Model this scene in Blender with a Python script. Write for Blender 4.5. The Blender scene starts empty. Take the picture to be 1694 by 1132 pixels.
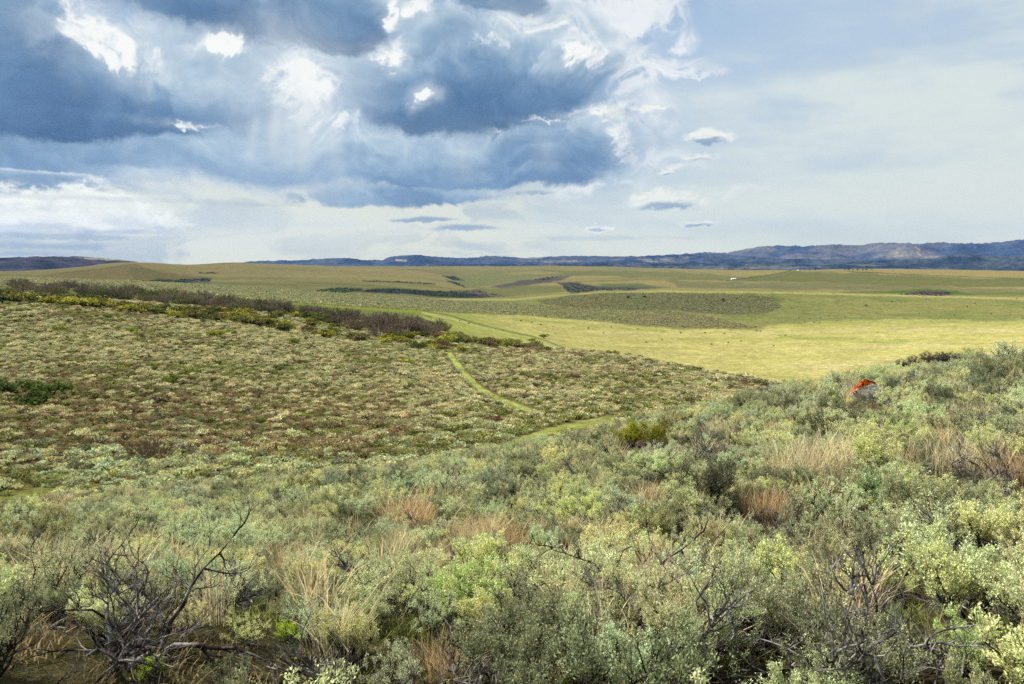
import bpy, math, random
import numpy as np
R = math.radians
PI = math.pi
scene = bpy.context.scene
col = scene.collection

# ------------------------------------------------------------------ camera
FPX, CX, CY, HORIZON = 1318.0, 847.0, 566.0, 440.0      # photo pixels
PITCH = math.atan((CY - HORIZON) / FPX)
cam_data = bpy.data.cameras.new('camera')
cam_data.sensor_width = 36.0
cam_data.lens = 36.0 * FPX / 1694.0
cam_data.clip_start = 0.05
cam_data.clip_end = 60000
cam = bpy.data.objects.new('camera', cam_data)
col.objects.link(cam)
cam.location = (0, 0, 0)
cam.rotation_euler = (PI / 2 - PITCH, 0, 0)
cam_data.dof.use_dof = True
cam_data.dof.focus_distance = 22.0
cam_data.dof.aperture_fstop = 9.0
scene.camera = cam
scene.view_settings.view_transform = 'Standard'
scene.view_settings.look = 'None'
scene.view_settings.exposure = 0.85
scene.view_settings.gamma = 1.0
scene.cycles.max_bounces = 5
scene.cycles.diffuse_bounces = 3
scene.cycles.transmission_bounces = 3
scene.cycles.transparent_max_bounces = 8
scene.cycles.volume_bounces = 0
scene.cycles.use_denoising = False
scene.cycles.sample_clamp_indirect = 3.0

def px_dir(u, v):
    """photo pixel -> azimuth (rad, + right) and slope dz/dr"""
    u = np.asarray(u, float); v = np.asarray(v, float)
    x = (u - CX) / FPX; yv = (CY - v) / FPX
    X = x; Y = math.cos(PITCH) + yv * math.sin(PITCH); Z = -math.sin(PITCH) + yv * math.cos(PITCH)
    return np.arctan2(X, Y), Z / np.hypot(X, Y)

def to_px(x, y, z):
    d = y * math.cos(PITCH) - z * math.sin(PITCH)
    up = y * math.sin(PITCH) + z * math.cos(PITCH)
    d = np.where(np.abs(d) < 1e-6, 1e-6, d)
    u = CX + FPX * x / d; v = CY - FPX * up / d
    bad = d <= 0.05
    return np.where(bad, -9999, u), np.where(bad, 9999, v)

# ------------------------------------------------------------------ noise (numpy)
_rng = np.random.RandomState(7)
_T = _rng.rand(256, 256).astype(np.float32)
def vnoise(x, y, s=0):
    x = np.asarray(x, np.float32) + 17.31 * s; y = np.asarray(y, np.float32) + 9.77 * s
    xi = np.floor(x).astype(np.int32); yi = np.floor(y).astype(np.int32)
    fx = x - xi; fy = y - yi
    fx = fx * fx * fx * (fx * (fx * 6 - 15) + 10); fy = fy * fy * fy * (fy * (fy * 6 - 15) + 10)
    a = _T[yi & 255, xi & 255]; b = _T[yi & 255, (xi + 1) & 255]
    c = _T[(yi + 1) & 255, xi & 255]; d = _T[(yi + 1) & 255, (xi + 1) & 255]
    return (a + (b - a) * fx) * (1 - fy) + (c + (d - c) * fx) * fy
def fbm(x, y, oct=5, s=0, gain=.5, bil=False):
    t = 0; amp = 1; tot = 0
    for k in range(oct):
        n = vnoise(x, y, s + k * 3) * 2 - 1
        if bil: n = 1 - 2 * np.abs(n)
        t = t + n * amp; tot += amp
        amp *= gain
        x, y = x * 1.62 + y * 1.18, y * 1.62 - x * 1.18
    return t / tot
def sstep(a, b, x):
    t = np.clip((x - a) / (b - a), 0, 1)
    return t * t * (3 - 2 * t)
def srgb(*c):
    c = np.array(c, float) / 255
    return np.where(c <= .04045, c / 12.92, ((c + .055) / 1.055) ** 2.4)

# ------------------------------------------------------------------ sky
SUN_AZ, SUN_EL = R(-60), R(46)
def sky_field(W, H, EL0, EL1):
    az = np.linspace(-45, 45, W, endpoint=False) + 45 / W
    el = EL0 + (np.arange(H) + .5) / H * (EL1 - EL0)
    A, E = np.meshgrid(az.astype(np.float32), el.astype(np.float32))
    def ae(u, v):
        a, s = px_dir(u, v)
        return math.degrees(float(a)), math.degrees(math.atan(float(s)))
    d2p = FPX * PI / 180                # photo px per degree near the middle
    DEG = H / (EL1 - EL0)               # rows per degree
    sq = 1 + 1.0 * np.exp(-(np.maximum(E, 0) / 6.0))        # clouds flatten towards the horizon
    c3 = lambda *c: np.array(srgb(*c), np.float32)
    w1 = fbm(A * .16, E * .24 * sq, 4, 1); w2 = fbm(A * .16, E * .24 * sq, 4, 31)
    cum = fbm(A * .34 + w1 * 1.4, E * .46 * sq + w2 * 1.4, 7, 5, .56)
    bil = fbm(A * .55 + w1 * 2, E * .70 * sq + w2 * 2, 6, 50, .58, True)
    fine = fbm(A * 2.1 + w2 * 3, E * 2.6 * sq + w1 * 3, 5, 57, .62)
    Aw = A + 1.7 * w1 + .8 * cum; Ew = E + (1.0 * w2 + .55 * cum + .22 * fine) / sq
    def blob(u, v, ru, rv, k=1.0, flat=0.0, a=Aw, e=Ew, p=1.3):
        ca, ce = ae(u, v)
        x = (a - ca) * d2p / ru; y = (e - ce) * d2p / rv
        y = np.where(y < 0, y * (1 + flat), y)
        return k * np.exp(-(x * x + y * y) ** p)
    # ---- background
    hz = np.exp(-(np.maximum(E, 0) / 5.5))[..., None]
    veil = fbm(A * .045 + E * .03 + 3, E * .16, 6, 12, .60) + .25 * fbm(A * .05 - E * .05, E * .55, 5, 14)
    g = sstep(-.35, .28, veil + .06 * cum)[..., None]
    base = c3(186, 207, 226) * (1 - g) + c3(219, 229, 228) * g
    up_blue = (sstep(10, 16, E) * sstep(3.5, 8, A) * sstep(24, 13, A))[..., None]
    base = base * (1 - .45 * up_blue) + c3(152, 186, 224) * .45 * up_blue
    base = base * (1 - .85 * hz) + c3(236, 237, 210) * .85 * hz
    lv = (sstep(9, -6, A) * sstep(9.5, 5.0, E))[..., None]
    st2 = fbm(A * .16 + E * .10 + w1, E * .42, 6, 15, .62)
    s3 = sstep(-.30, .22, st2)[..., None]
    low = c3(174, 187, 192) * (1 - s3) + c3(236, 235, 210) * s3
    base = base * (1 - .8 * lv) + low * .8 * lv
    base = base + (c3(238, 238, 212) - base) * (.6 * np.exp(-((A + 12) / 9) ** 2 - ((E - 2.5) / 2.6) ** 2))[..., None]
    # thin grey-blue and white tissue between the big masses
    tis = np.zeros_like(A)
    for b in TISSUE: tis = np.maximum(tis, blob(*b))
    tq = sstep(.12, .6, tis * (1 + .35 * cum))[..., None]
    n3 = sstep(-.45, .45, cum + .5 * bil)[..., None]
    tc_ = c3(146, 172, 200) * (1 - n3) + c3(206, 219, 227) * n3
    out = base * (1 - tq * .9) + tc_ * tq * .9
    # white wisps and lit cloud
    wis = np.zeros_like(A)
    for b in WISPS: wis = np.maximum(wis, blob(*b, 0.0, A + 1.1 * w1 + 1.0 * cum + .3 * fine, E + .8 * w2 + .8 * cum + .3 * fine))
    wz = sstep(.10, .95, wis * (1 + 1.1 * bil + .9 * cum + .5 * fine))[..., None]
    wc = c3(250, 251, 249) * (1 - .0) - .16 * sstep(-.1, .7, -cum + .3 * fine)[..., None] * np.array([1, .8, .5], np.float32)
    out = out * (1 - .92 * wz) + wc * .92 * wz
    # the deck: separate masses, far ones first, each lit along its top and dark underneath
    keys = [0, .08, .18, .30, .44, .60, .80, 1.0, 1.3]
    cols = [srgb(252, 253, 251), srgb(238, 243, 244), srgb(208, 220, 229), srgb(176, 198, 213), srgb(148, 175, 199), srgb(116, 148, 180), srgb(88, 123, 160), srgb(68, 101, 138), srgb(56, 86, 122)]
    mott = sstep(0, .6, fbm(A * .22 + 4, E * .8, 5, 44))
    shade_n = .20 * fbm(A * .20 + w1, E * .42 + w2, 5, 66, .55) + .12 * cum
    al = np.zeros_like(A)
    rimn = sstep(-.25, .35, fbm(A * .3 + 7, E * .5, 4, 81))
    for i, (u, v, ru, rv, t0, t1, den, rim) in enumerate(DECK):
        ca, ce = ae(u, v)
        x = (Aw - ca) * d2p / ru; y = (Ew - ce) * d2p / rv
        y2 = np.where(y < 0, y * 1.25, y)
        q = np.sqrt(x * x + y2 * y2)
        up = sstep(-.35, .45, y + .3 * w1)
        edge = 1 - q + (.26 * cum + .20 * bil + .13 * fine) * (.35 + .65 * up)
        a_ = sstep(-.04, .16 + .22 * (1 - up), edge) * den
        tone = t1 + (t0 - t1) * sstep(-.75, .85, y + .35 * w1 + .25 * cum) + shade_n - .10 * bil * up + .05 * mott
        tone = tone - rim * (.25 + .75 * rimn) * up * (1 - sstep(.02, .36, edge))
        a_ = a_ * (1 - (1 - rim * 1.6) * .55 * up * (1 - sstep(.0, .5, edge)))
        C = np.stack([np.interp(tone, keys, [c[i] for c in cols]) for i in range(3)], -1).astype(np.float32)
        C = C * (1 + .07 * fine[..., None])
        out = out * (1 - a_[..., None]) + C * a_[..., None]
        al = np.maximum(al, a_)
    hole = np.zeros_like(A)
    for b in HOLES: hole = np.maximum(hole, blob(*b, 0.0, A + 1.0 * w1 + .9 * cum + .5 * fine, E + .7 * w2 + .7 * cum + .5 * fine))
    glow = np.zeros_like(A)
    for (u, v, ru, rv, k) in HOLES: glow = np.maximum(glow, blob(u, v, ru * 1.9, rv * 2.1, k, 0.0, Aw, Ew, .8))
    gk = (sstep(.05, 1, glow * (1 + .5 * cum + .35 * bil)) * .55)[..., None]
    out = out * (1 - gk) + c3(214, 225, 231) * gk
    hz_ = sstep(.20, .95, hole * (1 + .9 * bil + .7 * cum + .5 * fine))[..., None]
    hc = c3(252, 252, 247) - (.34 * sstep(-.15, .55, -cum + .5 * fine - .3 * bil))[..., None] * np.array([1, .75, .5], np.float32)
    out = out * (1 - hz_ * .95) + hc * hz_ * .95
    al = al[..., None]
    for (u, v0, v1, wdt, k, lean) in SHAFTS:
        ca, e0 = ae(u, v0); _, e1 = ae(u, v1)
        t = (e0 - E) / (e0 - e1)
        cx_ = ca + lean * (e0 - E)
        ww = wdt / d2p * (.6 + .5 * t)
        sh = np.exp(-((A - cx_) / ww) ** 2) * sstep(-.15, .2, t) * (1 - sstep(.5, 1.1, t)) * (.6 + .6 * vnoise((A - cx_) * 2.2 / (.7 + .5 * t), E * .06, 9))
        out = out + (c3(225, 232, 230) - out) * (k * sh)[..., None]
    Aj = A + .9 * fbm(A * .9, E * 1.6, 6, 70, .62) ; Ej = E + .60 * fbm(A * .9, E * 1.8, 6, 90, .62)
    # separate cumulus near the horizon
    for (u, v, ru, rv, k) in PUFFS:
        s_ = blob(u, v, ru, rv, 1.0, .9, Aj, Ej, 1.0)
        d_ = blob(u + ru * .08, v + rv * .45, ru * .9, rv * .55, 1.0, .3, A + .4 * (Aj - A), E + .3 * (Ej - E), 1.0)
        sa = sstep(.15, .80, s_ + (.4 * bil + .25 * fine) * sstep(.03, .3, s_))[..., None]
        sd = (sstep(.05, .7, d_ - .35 * bil * .5 - .2 * cum) * k)[..., None]
        pc = c3(246, 246, 234) * (1 - sd) + c3(122, 152, 182) * sd
        pc = pc * (1 + .12 * bil[..., None])
        out = out * (1 - .9 * sa) + pc * .9 * sa
    for (u, v, ru, rv, k) in STRIPS:
        b = blob(u, v, ru, rv, 1.0, .5, A + 1.2 * w1 + .5 * cum, E + .18 * w2 + .10 * fine, 1.0)
        b = sstep(.15, .8, b * (1 + .8 * cum + .5 * fine))[..., None] * k
        out = out * (1 - b) + c3(126, 152, 180) * b
    return np.clip(out, 0, 1.0).astype(np.float32), al[..., 0], g[..., 0]

# (u, v, half width, half height, tone on top, tone underneath, density)
DECK = [(-320, 240, 400, 110, .45, .6, 1, 0), (250, 245, 400, 46, .36, .50, .95, .0), (60, 298, 100, 14, .3, .45, .8, .3), (480, 262, 300, 60, .36, .52, .9, 0), (760, 275, 300, 55, .36, .60, .95, .0), (940, 240, 125, 70, .40, .66, .95, .12),
        (1000, 215, 60, 30, .3, .5, .8, .2), (660, 328, 175, 20, .55, .68, .95, 0), (860, 296, 150, 24, .45, .62, .9, 0), (590, 150, 110, 80, .3, .5, .8, .1), (900, 60, 130, 50, .22, .40, .8, .3), (330, 95, 140, 60, .3, .5, .8, .2),
        (180, 150, 275, 90, .40, .88, 1, .40), (370, 150, 90, 66, .36, .62, .95, .2), (60, 195, 260, 40, .70, .90, 1, 0), (-320, 100, 360, 130, .7, .9, 1, 0),
        (800, 140, 240, 86, .38, .86, 1, .40), (740, 188, 150, 46, .72, .95, .9, 0), (950, 128, 90, 48, .50, .82, .95, .40), (640, 140, 80, 50, .40, .60, .8, .1),
        (300, -150, 700, 110, .5, .8, 1, 0), (420, 18, 250, 62, .56, .84, 1, .40), (555, 46, 105, 44, .70, .95, 1, .30), (8, 52, 118, 95, .58, .84, 1, .40), (60, 20, 70, 60, .5, .7, .9, .1), (835, 10, 75, 28, .6, .72, .95, .25), (720, 50, 80, 36, .30, .48, .8, .2)]
HOLES = [(165, 62, 50, 20, 1.1), (215, 95, 44, 20, 1.0), (492, 132, 56, 40, 1.1), (500, 185, 30, 26, .6), (562, 200, 30, 14, 1.0), (375, 70, 36, 10, 1.0),
         (640, 88, 34, 16, .8), (698, 158, 18, 9, 1.0), (150, 10, 40, 12, .6), (690, 12, 30, 16, .6), (1000, 180, 50, 4, .7), (900, 193, 50, 3, .5), (820, 212, 30, 3, .4),
         (116, 36, 14, 36, .9), (960, 92, 50, 14, .9), (650, 24, 12, 26, .9), (1035, 130, 24, 34, .5), (830, 78, 60, 10, .5), (330, 205, 50, 5, .6), (1035, 230, 20, 50, .6), (880, 50, 70, 24, .6)]
TISSUE = [(250, 90, 420, 110, 1), (600, 120, 260, 140, 1), (800, 180, 280, 130, 1), (300, 230, 520, 70, 1), (900, 120, 170, 140, .9), (-300, 120, 400, 200, 1), (1000, 230, 110, 110, .55), (500, -80, 700, 120, 1)]
PUFFS = [(60, 338, 34, 18, .5), (112, 332, 44, 24, .45), (168, 328, 44, 22, .5), (215, 350, 44, 26, .5), (20, 360, 50, 20, .5), (100, 372, 60, 20, .6), (250, 375, 50, 14, .5), (1100, 335, 60, 20, .85), (1170, 228, 34, 13, .9), (1105, 287, 10, 6, .9), (1156, 371, 24, 7, .9), (987, 377, 18, 5, .7),
         (1158, 264, 24, 7, .6), (150, 350, 90, 36, .30), (205, 365, 60, 26, .3), (20, 345, 50, 30, .3), (60, 372, 80, 20, .45),
         (1016, 187, 24, 13, .12), (1080, 182, 22, 9, .1)]
WISPS = [(1060, 18, 70, 40, 1.0), (1000, 50, 50, 40, .7), (930, 30, 60, 40, .8), (1100, 115, 70, 14, .8), (1050, 120, 50, 40, .8), (1170, 122, 30, 7, .5), (900, 60, 60, 26, .7),
         (1075, 190, 50, 50, .45), (480, 130, 44, 34, 1.0), (570, 200, 30, 16, .9), (165, 60, 50, 22, 1.0), (222, 98, 36, 20, .9), (375, 72, 36, 10, .8),
         (1225, 320, 50, 10, .42), (1085, 270, 80, 24, .5), (640, 88, 44, 22, .9), (700, 158, 22, 13, .9), (1020, 180, 50, 8, .8), (640, 20, 24, 26, .9), (560, 130, 30, 50, .6),
         (110, 20, 36, 40, .8), (1130, 70, 20, 24, .6), (1040, 150, 30, 30, .5), (990, 310, 100, 16, .4)]
SHAFTS = [(330, 300, 425, 60, .35, -.18), (440, 320, 432, 34, .35, -.1), (560, 330, 432, 40, .3, .12), (260, 300, 420, 40, .25, -.3), (640, 340, 430, 30, .2, .2), (495, 150, 300, 34, .60, -.02), (460, 160, 280, 14, .45, -.14), (540, 170, 290, 18, .40, .12), (425, 190, 300, 12, .3, -.2), (500, 330, 430, 50, .25, -.1), (760, 240, 310, 30, .22, .1), (900, 230, 290, 26, .2, .12)]
STRIPS = [(680, 364, 70, 5, .85), (775, 378, 60, 6, .75), (880, 320, 40, 5, .6), (50, 297, 70, 9, .8), (90, 392, 130, 6, .6), (60, 408, 110, 6, .55), (1000, 395, 150, 5, .2), (200, 385, 60, 5, .4),
          (230, 333, 300, 5, .2), (30, 420, 70, 4, .5)]
def build_world():
    W, H, EL0, EL1 = 1800, 960, -2.0, 46.0
    out, al, g = sky_field(W, H, EL0, EL1)
    img = bpy.data.images.new('cloud_field', W, H, alpha=True, float_buffer=True)
    img.colorspace_settings.name = 'Non-Color'
    img.alpha_mode = 'CHANNEL_PACKED'
    cover = np.clip(.86 + .08 * g + .12 * al, 0, 1)
    buf = np.concatenate([out, cover[..., None].astype(np.float32)], -1).astype(np.float32)
    img.pixels.foreach_set(buf.ravel())
    img.update()
    w = bpy.data.worlds.new('World'); scene.world = w; w.use_nodes = True
    nt = w.node_tree; nt.nodes.clear(); N = nt.nodes.new; L = nt.links.new
    def M(op, a, b=None):
        n = N('ShaderNodeMath'); n.operation = op
        for i, q in enumerate((a, b)):
            if q is None: continue
            if isinstance(q, (int, float)): n.inputs[i].default_value = q
            else: L(q, n.inputs[i])
        return n.outputs[0]
    tc = N('ShaderNodeTexCoord'); sp = N('ShaderNodeSeparateXYZ'); L(tc.outputs['Generated'], sp.inputs[0])
    a = M('ARCTAN2', sp.outputs[0], sp.outputs[1])
    uu = M('ADD', M('DIVIDE', a, PI / 2), .5)
    e = M('ARCSINE', sp.outputs[2])
    vv = M('DIVIDE', M('SUBTRACT', M('MINIMUM', M('MAXIMUM', e, R(EL0 + .1)), R(EL1 - .1)), R(EL0)), R(EL1 - EL0))
    cb = N('ShaderNodeCombineXYZ'); L(uu, cb.inputs[0]); L(vv, cb.inputs[1])
    ti = N('ShaderNodeTexImage'); ti.image = img; ti.extension = 'MIRROR'; ti.interpolation = 'Linear'
    L(cb.outputs[0], ti.inputs[0])
    sky = N('ShaderNodeTexSky'); sky.sky_type = 'NISHITA'; sky.sun_disc = False
    sky.sun_elevation = SUN_EL; sky.sun_rotation = SUN_AZ; sky.air_density = 1.0; sky.dust_density = 1.5
    b1 = N('ShaderNodeBackground'); b1.inputs[1].default_value = .06; L(sky.outputs[0], b1.inputs[0])
    b2 = N('ShaderNodeBackground'); b2.inputs[1].default_value = .565; L(ti.outputs[0], b2.inputs[0])
    mx = N('ShaderNodeMixShader'); L(ti.outputs[1], mx.inputs[0]); L(b1.outputs[0], mx.inputs[1]); L(b2.outputs[0], mx.inputs[2])
    o = N('ShaderNodeOutputWorld'); L(mx.outputs[0], o.inputs[0])

build_world()

sun_d = bpy.data.lights.new('sun', 'SUN')
sun_d.energy = 5.0; sun_d.angle = R(0.53); sun_d.color = (1.0, .955, .86)
sun = bpy.data.objects.new('sun', sun_d); col.objects.link(sun)
sun.rotation_euler = (PI / 2 - SUN_EL, 0, PI - SUN_AZ)

# ------------------------------------------------------------------ small helpers
def tag(o, label=None, cat=None, group=None, kind=None):
    if label: o['label'] = label
    if cat: o['category'] = cat
    if group: o['group'] = group
    if kind: o['kind'] = kind
    return o
def mesh_from(name, V, F, mats=None, mi=None, smooth=False, attrs=None):
    """V (n,3); F = list of index arrays [(m,3) and/or (k,4)]"""
    me = bpy.data.meshes.new(name)
    V = np.asarray(V, np.float32)
    me.vertices.add(len(V)); me.vertices.foreach_set('co', V.ravel())
    li, ls, n = [], [], 0
    for f in F:
        f = np.asarray(f, np.int32)
        if len(f) == 0: continue
        li.append(f.ravel()); ls.append(n + np.arange(len(f)) * f.shape[1]); n += f.size
    li = np.concatenate(li); ls = np.concatenate(ls)
    me.loops.add(len(li)); me.loops.foreach_set('vertex_index', li.astype(np.int32))
    me.polygons.add(len(ls)); me.polygons.foreach_set('loop_start', ls.astype(np.int32))
    if mats:
        for m in mats: me.materials.append(m)
    if mi is not None: me.polygons.foreach_set('material_index', np.asarray(mi, np.int32))
    me.polygons.foreach_set('use_smooth', np.full(len(ls), bool(smooth)))
    me.update(calc_edges=True)
    for k, (typ, dom, arr) in (attrs or {}).items():
        a = me.attributes.new(k, typ, dom)
        a.data.foreach_set('color' if typ == 'FLOAT_COLOR' else 'vector' if typ == 'FLOAT_VECTOR' else 'value', np.asarray(arr, np.float32).ravel())
    return me
def link(name, me, parent=None):
    o = bpy.data.objects.new(name, me); col.objects.link(o)
    if parent: o.parent = parent
    return o
def new_mat(name):
    m = bpy.data.materials.new(name); m.use_nodes = True
    nt = m.node_tree; nt.nodes.clear()
    return m, nt, nt.nodes.new, nt.links.new

# ------------------------------------------------------------------ terrain
# each line: list of (photo u, photo v, distance m); lines run across the view, nearest first
X0, X1 = -500, 2200
LINES = [
 [(-400, 1132, 4.7), (0, 1132, 4.75), (847, 1132, 4.8), (1694, 1132, 4.8), (2100, 1132, 4.8)],
 [(-400, 990, 10), (0, 982, 10), (400, 972, 10), (847, 955, 10), (1300, 940, 10), (1694, 922, 9.6), (2100, 905, 9.6)],
 [(-400, 890, 24), (0, 885, 23), (400, 860, 23), (700, 835, 22), (900, 810, 20), (1100, 780, 19), (1300, 745, 19), (1500, 705, 20), (1694, 680, 20), (2100, 650, 20)],
 [(-400, 865, 44), (0, 850, 42), (200, 832, 41), (400, 816, 39), (600, 799, 38), (800, 769, 36), (900, 752, 35), (1000, 730, 34), (1100, 706, 34), (1200, 682, 36), (1290, 657, 38), (1400, 638, 43), (1500, 620, 47), (1694, 603, 50), (2100, 580, 55)],
 [(-400, 835, 60), (0, 818, 58), (200, 800, 58), (400, 783, 61), (600, 764, 65), (800, 733, 70), (900, 716, 75), (1000, 718, 74), (1100, 722, 72), (1300, 725, 70), (1694, 730, 70), (2100, 720, 75)],
 [(-400, 755, 76), (0, 742, 80), (200, 738, 82), (400, 728, 84), (600, 716, 88), (800, 692, 96), (900, 680, 100), (1000, 676, 100), (1100, 674, 98), (1300, 690, 92), (1694, 720, 90), (2100, 720, 90)],
 [(-400, 640, 120), (0, 640, 122), (200, 642, 122), (400, 645, 122), (600, 645, 125), (800, 638, 135), (900, 628, 140), (1000, 622, 142), (1100, 628, 136), (1290, 655, 124), (1500, 690, 115), (2100, 720, 115)],
 [(-400, 550, 175), (0, 555, 178), (200, 565, 175), (400, 580, 172), (600, 595, 170), (740, 600, 172), (850, 596, 172), (1000, 592, 172), (1100, 607, 155), (1200, 625, 145), (1290, 640, 138), (1500, 680, 130), (2100, 715, 130)],
 [(-400, 480, 250), (0, 489, 245), (200, 509, 240), (400, 533, 232), (600, 566, 222), (740, 582, 205), (850, 582, 200), (900, 580, 196), (1000, 585, 184), (1100, 602, 166), (1200, 621, 152), (1290, 637, 144), (1500, 678, 136), (2100, 712, 136)],
 [(-400, 475, 290), (0, 484, 290), (200, 499, 285), (400, 518, 280), (600, 541, 285), (740, 564, 270), (850, 588, 262), (1000, 640, 245), (1200, 670, 230), (1500, 680, 225), (2100, 685, 225)],
 [(-400, 467, 345), (0, 474, 345), (200, 486, 345), (400, 501, 345), (600, 520, 345), (740, 545, 350), (850, 572, 350), (950, 590, 345), (1100, 620, 350), (1300, 627, 350), (1694, 627, 350), (2100, 627, 350)],
 [(-400, 461, 600), (0, 465, 600), (200, 473, 600), (400, 487, 600), (600, 505, 560), (740, 523, 540), (850, 538, 570), (950, 545, 600), (1100, 548, 620), (1300, 548, 620), (1694, 549, 620), (2100, 549, 620)],
 [(-400, 458, 800), (0, 461, 800), (200, 467, 800), (400, 480, 780), (600, 495, 750), (740, 508, 720), (850, 518, 740), (950, 523, 730), (1100, 520, 740), (1250, 523, 760), (1400, 526, 770), (1694, 528, 770), (2100, 528, 770)],
 [(-400, 456, 1000), (0, 458, 1000), (200, 464, 1000), (400, 475, 1000), (600, 487, 1020), (740, 495, 1050), (850, 497, 1100), (900, 492, 1080), (1000, 484, 1020), (1100, 481, 1000), (1200, 482, 1020), (1300, 484, 1050), (1400, 486, 1080), (1550, 490, 1120), (1694, 494, 1150), (2100, 494, 1150)],
 [(-400, 461, 1300), (0, 462, 1300), (200, 467, 1300), (400, 478, 1300), (600, 490, 1300), (740, 496, 1330), (850, 494, 1380), (1000, 491, 1400), (1200, 491, 1400), (1694, 497, 1450), (2100, 497, 1450)],
 [(-400, 460, 1700), (0, 461, 1700), (200, 466, 1700), (300, 470, 1700), (400, 473, 1700), (500, 478, 1650), (600, 484, 1650), (740, 492, 1750), (800, 491, 1900), (900, 480, 1900), (1000, 479, 1850), (1200, 479, 1850), (1400, 480, 1850), (1694, 485, 1850), (2100, 485, 1850)],
 [(-400, 458, 2100), (0, 458, 2100), (200, 461, 2100), (300, 466, 2100), (360, 466, 2100), (500, 469, 2000), (600, 472, 2000), (740, 481, 2100), (800, 484, 2300), (860, 474, 2300), (1000, 468, 2300), (1200, 470, 2300), (1400, 472, 2300), (1694, 477, 2300), (2100, 477, 2300)],
 [(-400, 455, 2700), (0, 456, 2700), (100, 452, 2700), (180, 444, 2800), (235, 441, 2900), (300, 452, 2700), (340, 457, 2700), (400, 455, 2600), (500, 458, 2600), (600, 459, 2600), (700, 461, 2700), (740, 468, 2700), (800, 472, 2800), (900, 463, 2800), (1000, 460, 2800), (1200, 463, 2800), (1400, 466, 2800), (1694, 470, 2800), (2100, 470, 2800)],
 [(-400, 450, 3500), (0, 450, 3500), (100, 446, 3500), (180, 437, 3400), (235, 434, 3300), (300, 440, 3400), (400, 434, 3500), (500, 437, 3500), (600, 442, 3500), (700, 448, 3500), (760, 458, 3500), (850, 454, 3500), (950, 451, 3600), (1200, 461, 3400), (1300, 462, 3400), (1500, 462, 3400), (1694, 464, 3400), (2100, 464, 3400)],
 [(-400, 452, 4200), (0, 452, 4200), (100, 450, 4200), (235, 445, 4200), (400, 441, 4200), (600, 443, 4300), (700, 445, 4400), (760, 447, 4400), (850, 446, 4400), (950, 444, 4400), (1200, 452, 4200), (1330, 449, 4200), (1450, 450, 4200), (1694, 455, 4200), (2100, 455, 4200)],
 [(-400, 447, 5500), (0, 447, 5500), (400, 441, 5500), (600, 441, 5500), (750, 441, 5500), (950, 440, 5500), (1200, 447, 5500), (1300, 448, 5500), (1400, 446, 5500), (1500, 446, 5500), (1694, 449, 5500), (2100, 449, 5500)],
 [(-400, 450, 7500), (0, 450, 7500), (800, 446, 7500), (1694, 455, 7500), (2100, 455, 7500)],
 [(-400, 450, 16000), (0, 450, 16000), (800, 448, 16000), (1694, 452, 16000), (2100, 452, 16000)],
]
AZ_MAX = R(48)
NA = 860
az_f = np.linspace(-AZ_MAX, AZ_MAX, NA)
az_b = np.linspace(AZ_MAX, 2 * PI - AZ_MAX, 90)[1:-1]
AZ = np.concatenate([az_f, az_b])
az_eff = np.where(AZ > AZ_MAX, 0, AZ)
tb = np.clip((AZ - AZ_MAX) / (2 * PI - 2 * AZ_MAX), 0, 1)
tb = sstep(0, 1, tb)

def line_eval(L):
    """distance and height along one terrain line for every azimuth"""
    u = np.array([p[0] for p in L], float); v = np.array([p[1] for p in L], float); r = np.array([p[2] for p in L], float)
    a, s = px_dir(u, v)
    z = s * r
    lr = np.interp(az_f, a, np.log(r)); zz = np.interp(az_f, a, z)
    # round the corners of the polyline
    k = np.exp(-np.linspace(-2, 2, 41) ** 2); k /= k.sum()
    pad = lambda q: np.convolve(np.pad(q, 20, mode='edge'), k, mode='valid')
    lr, zz = pad(lr), pad(zz)
    lrb = lr[-1] + (lr[0] - lr[-1]) * tb[NA:]; zb = zz[-1] + (zz[0] - zz[-1]) * tb[NA:]
    return np.concatenate([lr, lrb]), np.concatenate([zz, zb])
K = [(np.full(len(AZ), math.log(.25)), np.full(len(AZ), -2.20)), (np.full(len(AZ), math.log(1.6)), -2.26 - .06 * np.cos(AZ) + .05 * np.sin(AZ))]
K += [line_eval(L) for L in LINES]
KL = np.stack([k[0] for k in K]); KZ = np.stack([k[1] for k in K])        # (lines, az)
# behind the camera the hill simply rises
back = (np.cos(AZ) < 0) * (-np.cos(AZ))
KZ = KZ + back * (np.exp(KL) * .12).clip(0, 40)

def pchip(xk, yk, x):
    """columns of knots xk, yk (n, m); x (p, m)"""
    h = np.diff(xk, axis=0); d = np.diff(yk, axis=0) / h
    m = np.zeros_like(yk)
    a, b = d[:-1], d[1:]; w1 = 2 * h[1:] + h[:-1]; w2 = h[1:] + 2 * h[:-1]
    ok = a * b > 0
    m[1:-1] = np.where(ok, (w1 + w2) / (w1 / np.where(ok, a, 1) + w2 / np.where(ok, b, 1)), 0)
    m[0] = d[0]; m[-1] = d[-1]
    out = np.zeros(x.shape)
    for i in range(len(xk) - 1):
        sel = (x >= xk[i]) & ((x < xk[i + 1]) if i < len(xk) - 2 else True)
        t = ((x - xk[i]) / h[i]).clip(0, 1)
        v = (2 * t**3 - 3 * t**2 + 1) * yk[i] + (t**3 - 2 * t**2 + t) * h[i] * m[i] + (-2 * t**3 + 3 * t**2) * yk[i + 1] + (t**3 - t**2) * h[i] * m[i + 1]
        out = np.where(sel, v, out)
    return out
NR = 900
LR0, LR1 = math.log(.25), math.log(15500)
lr_g = np.linspace(LR0, LR1, NR)
GL = np.repeat(lr_g[:, None], len(AZ), 1)
GR = np.exp(GL)
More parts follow.
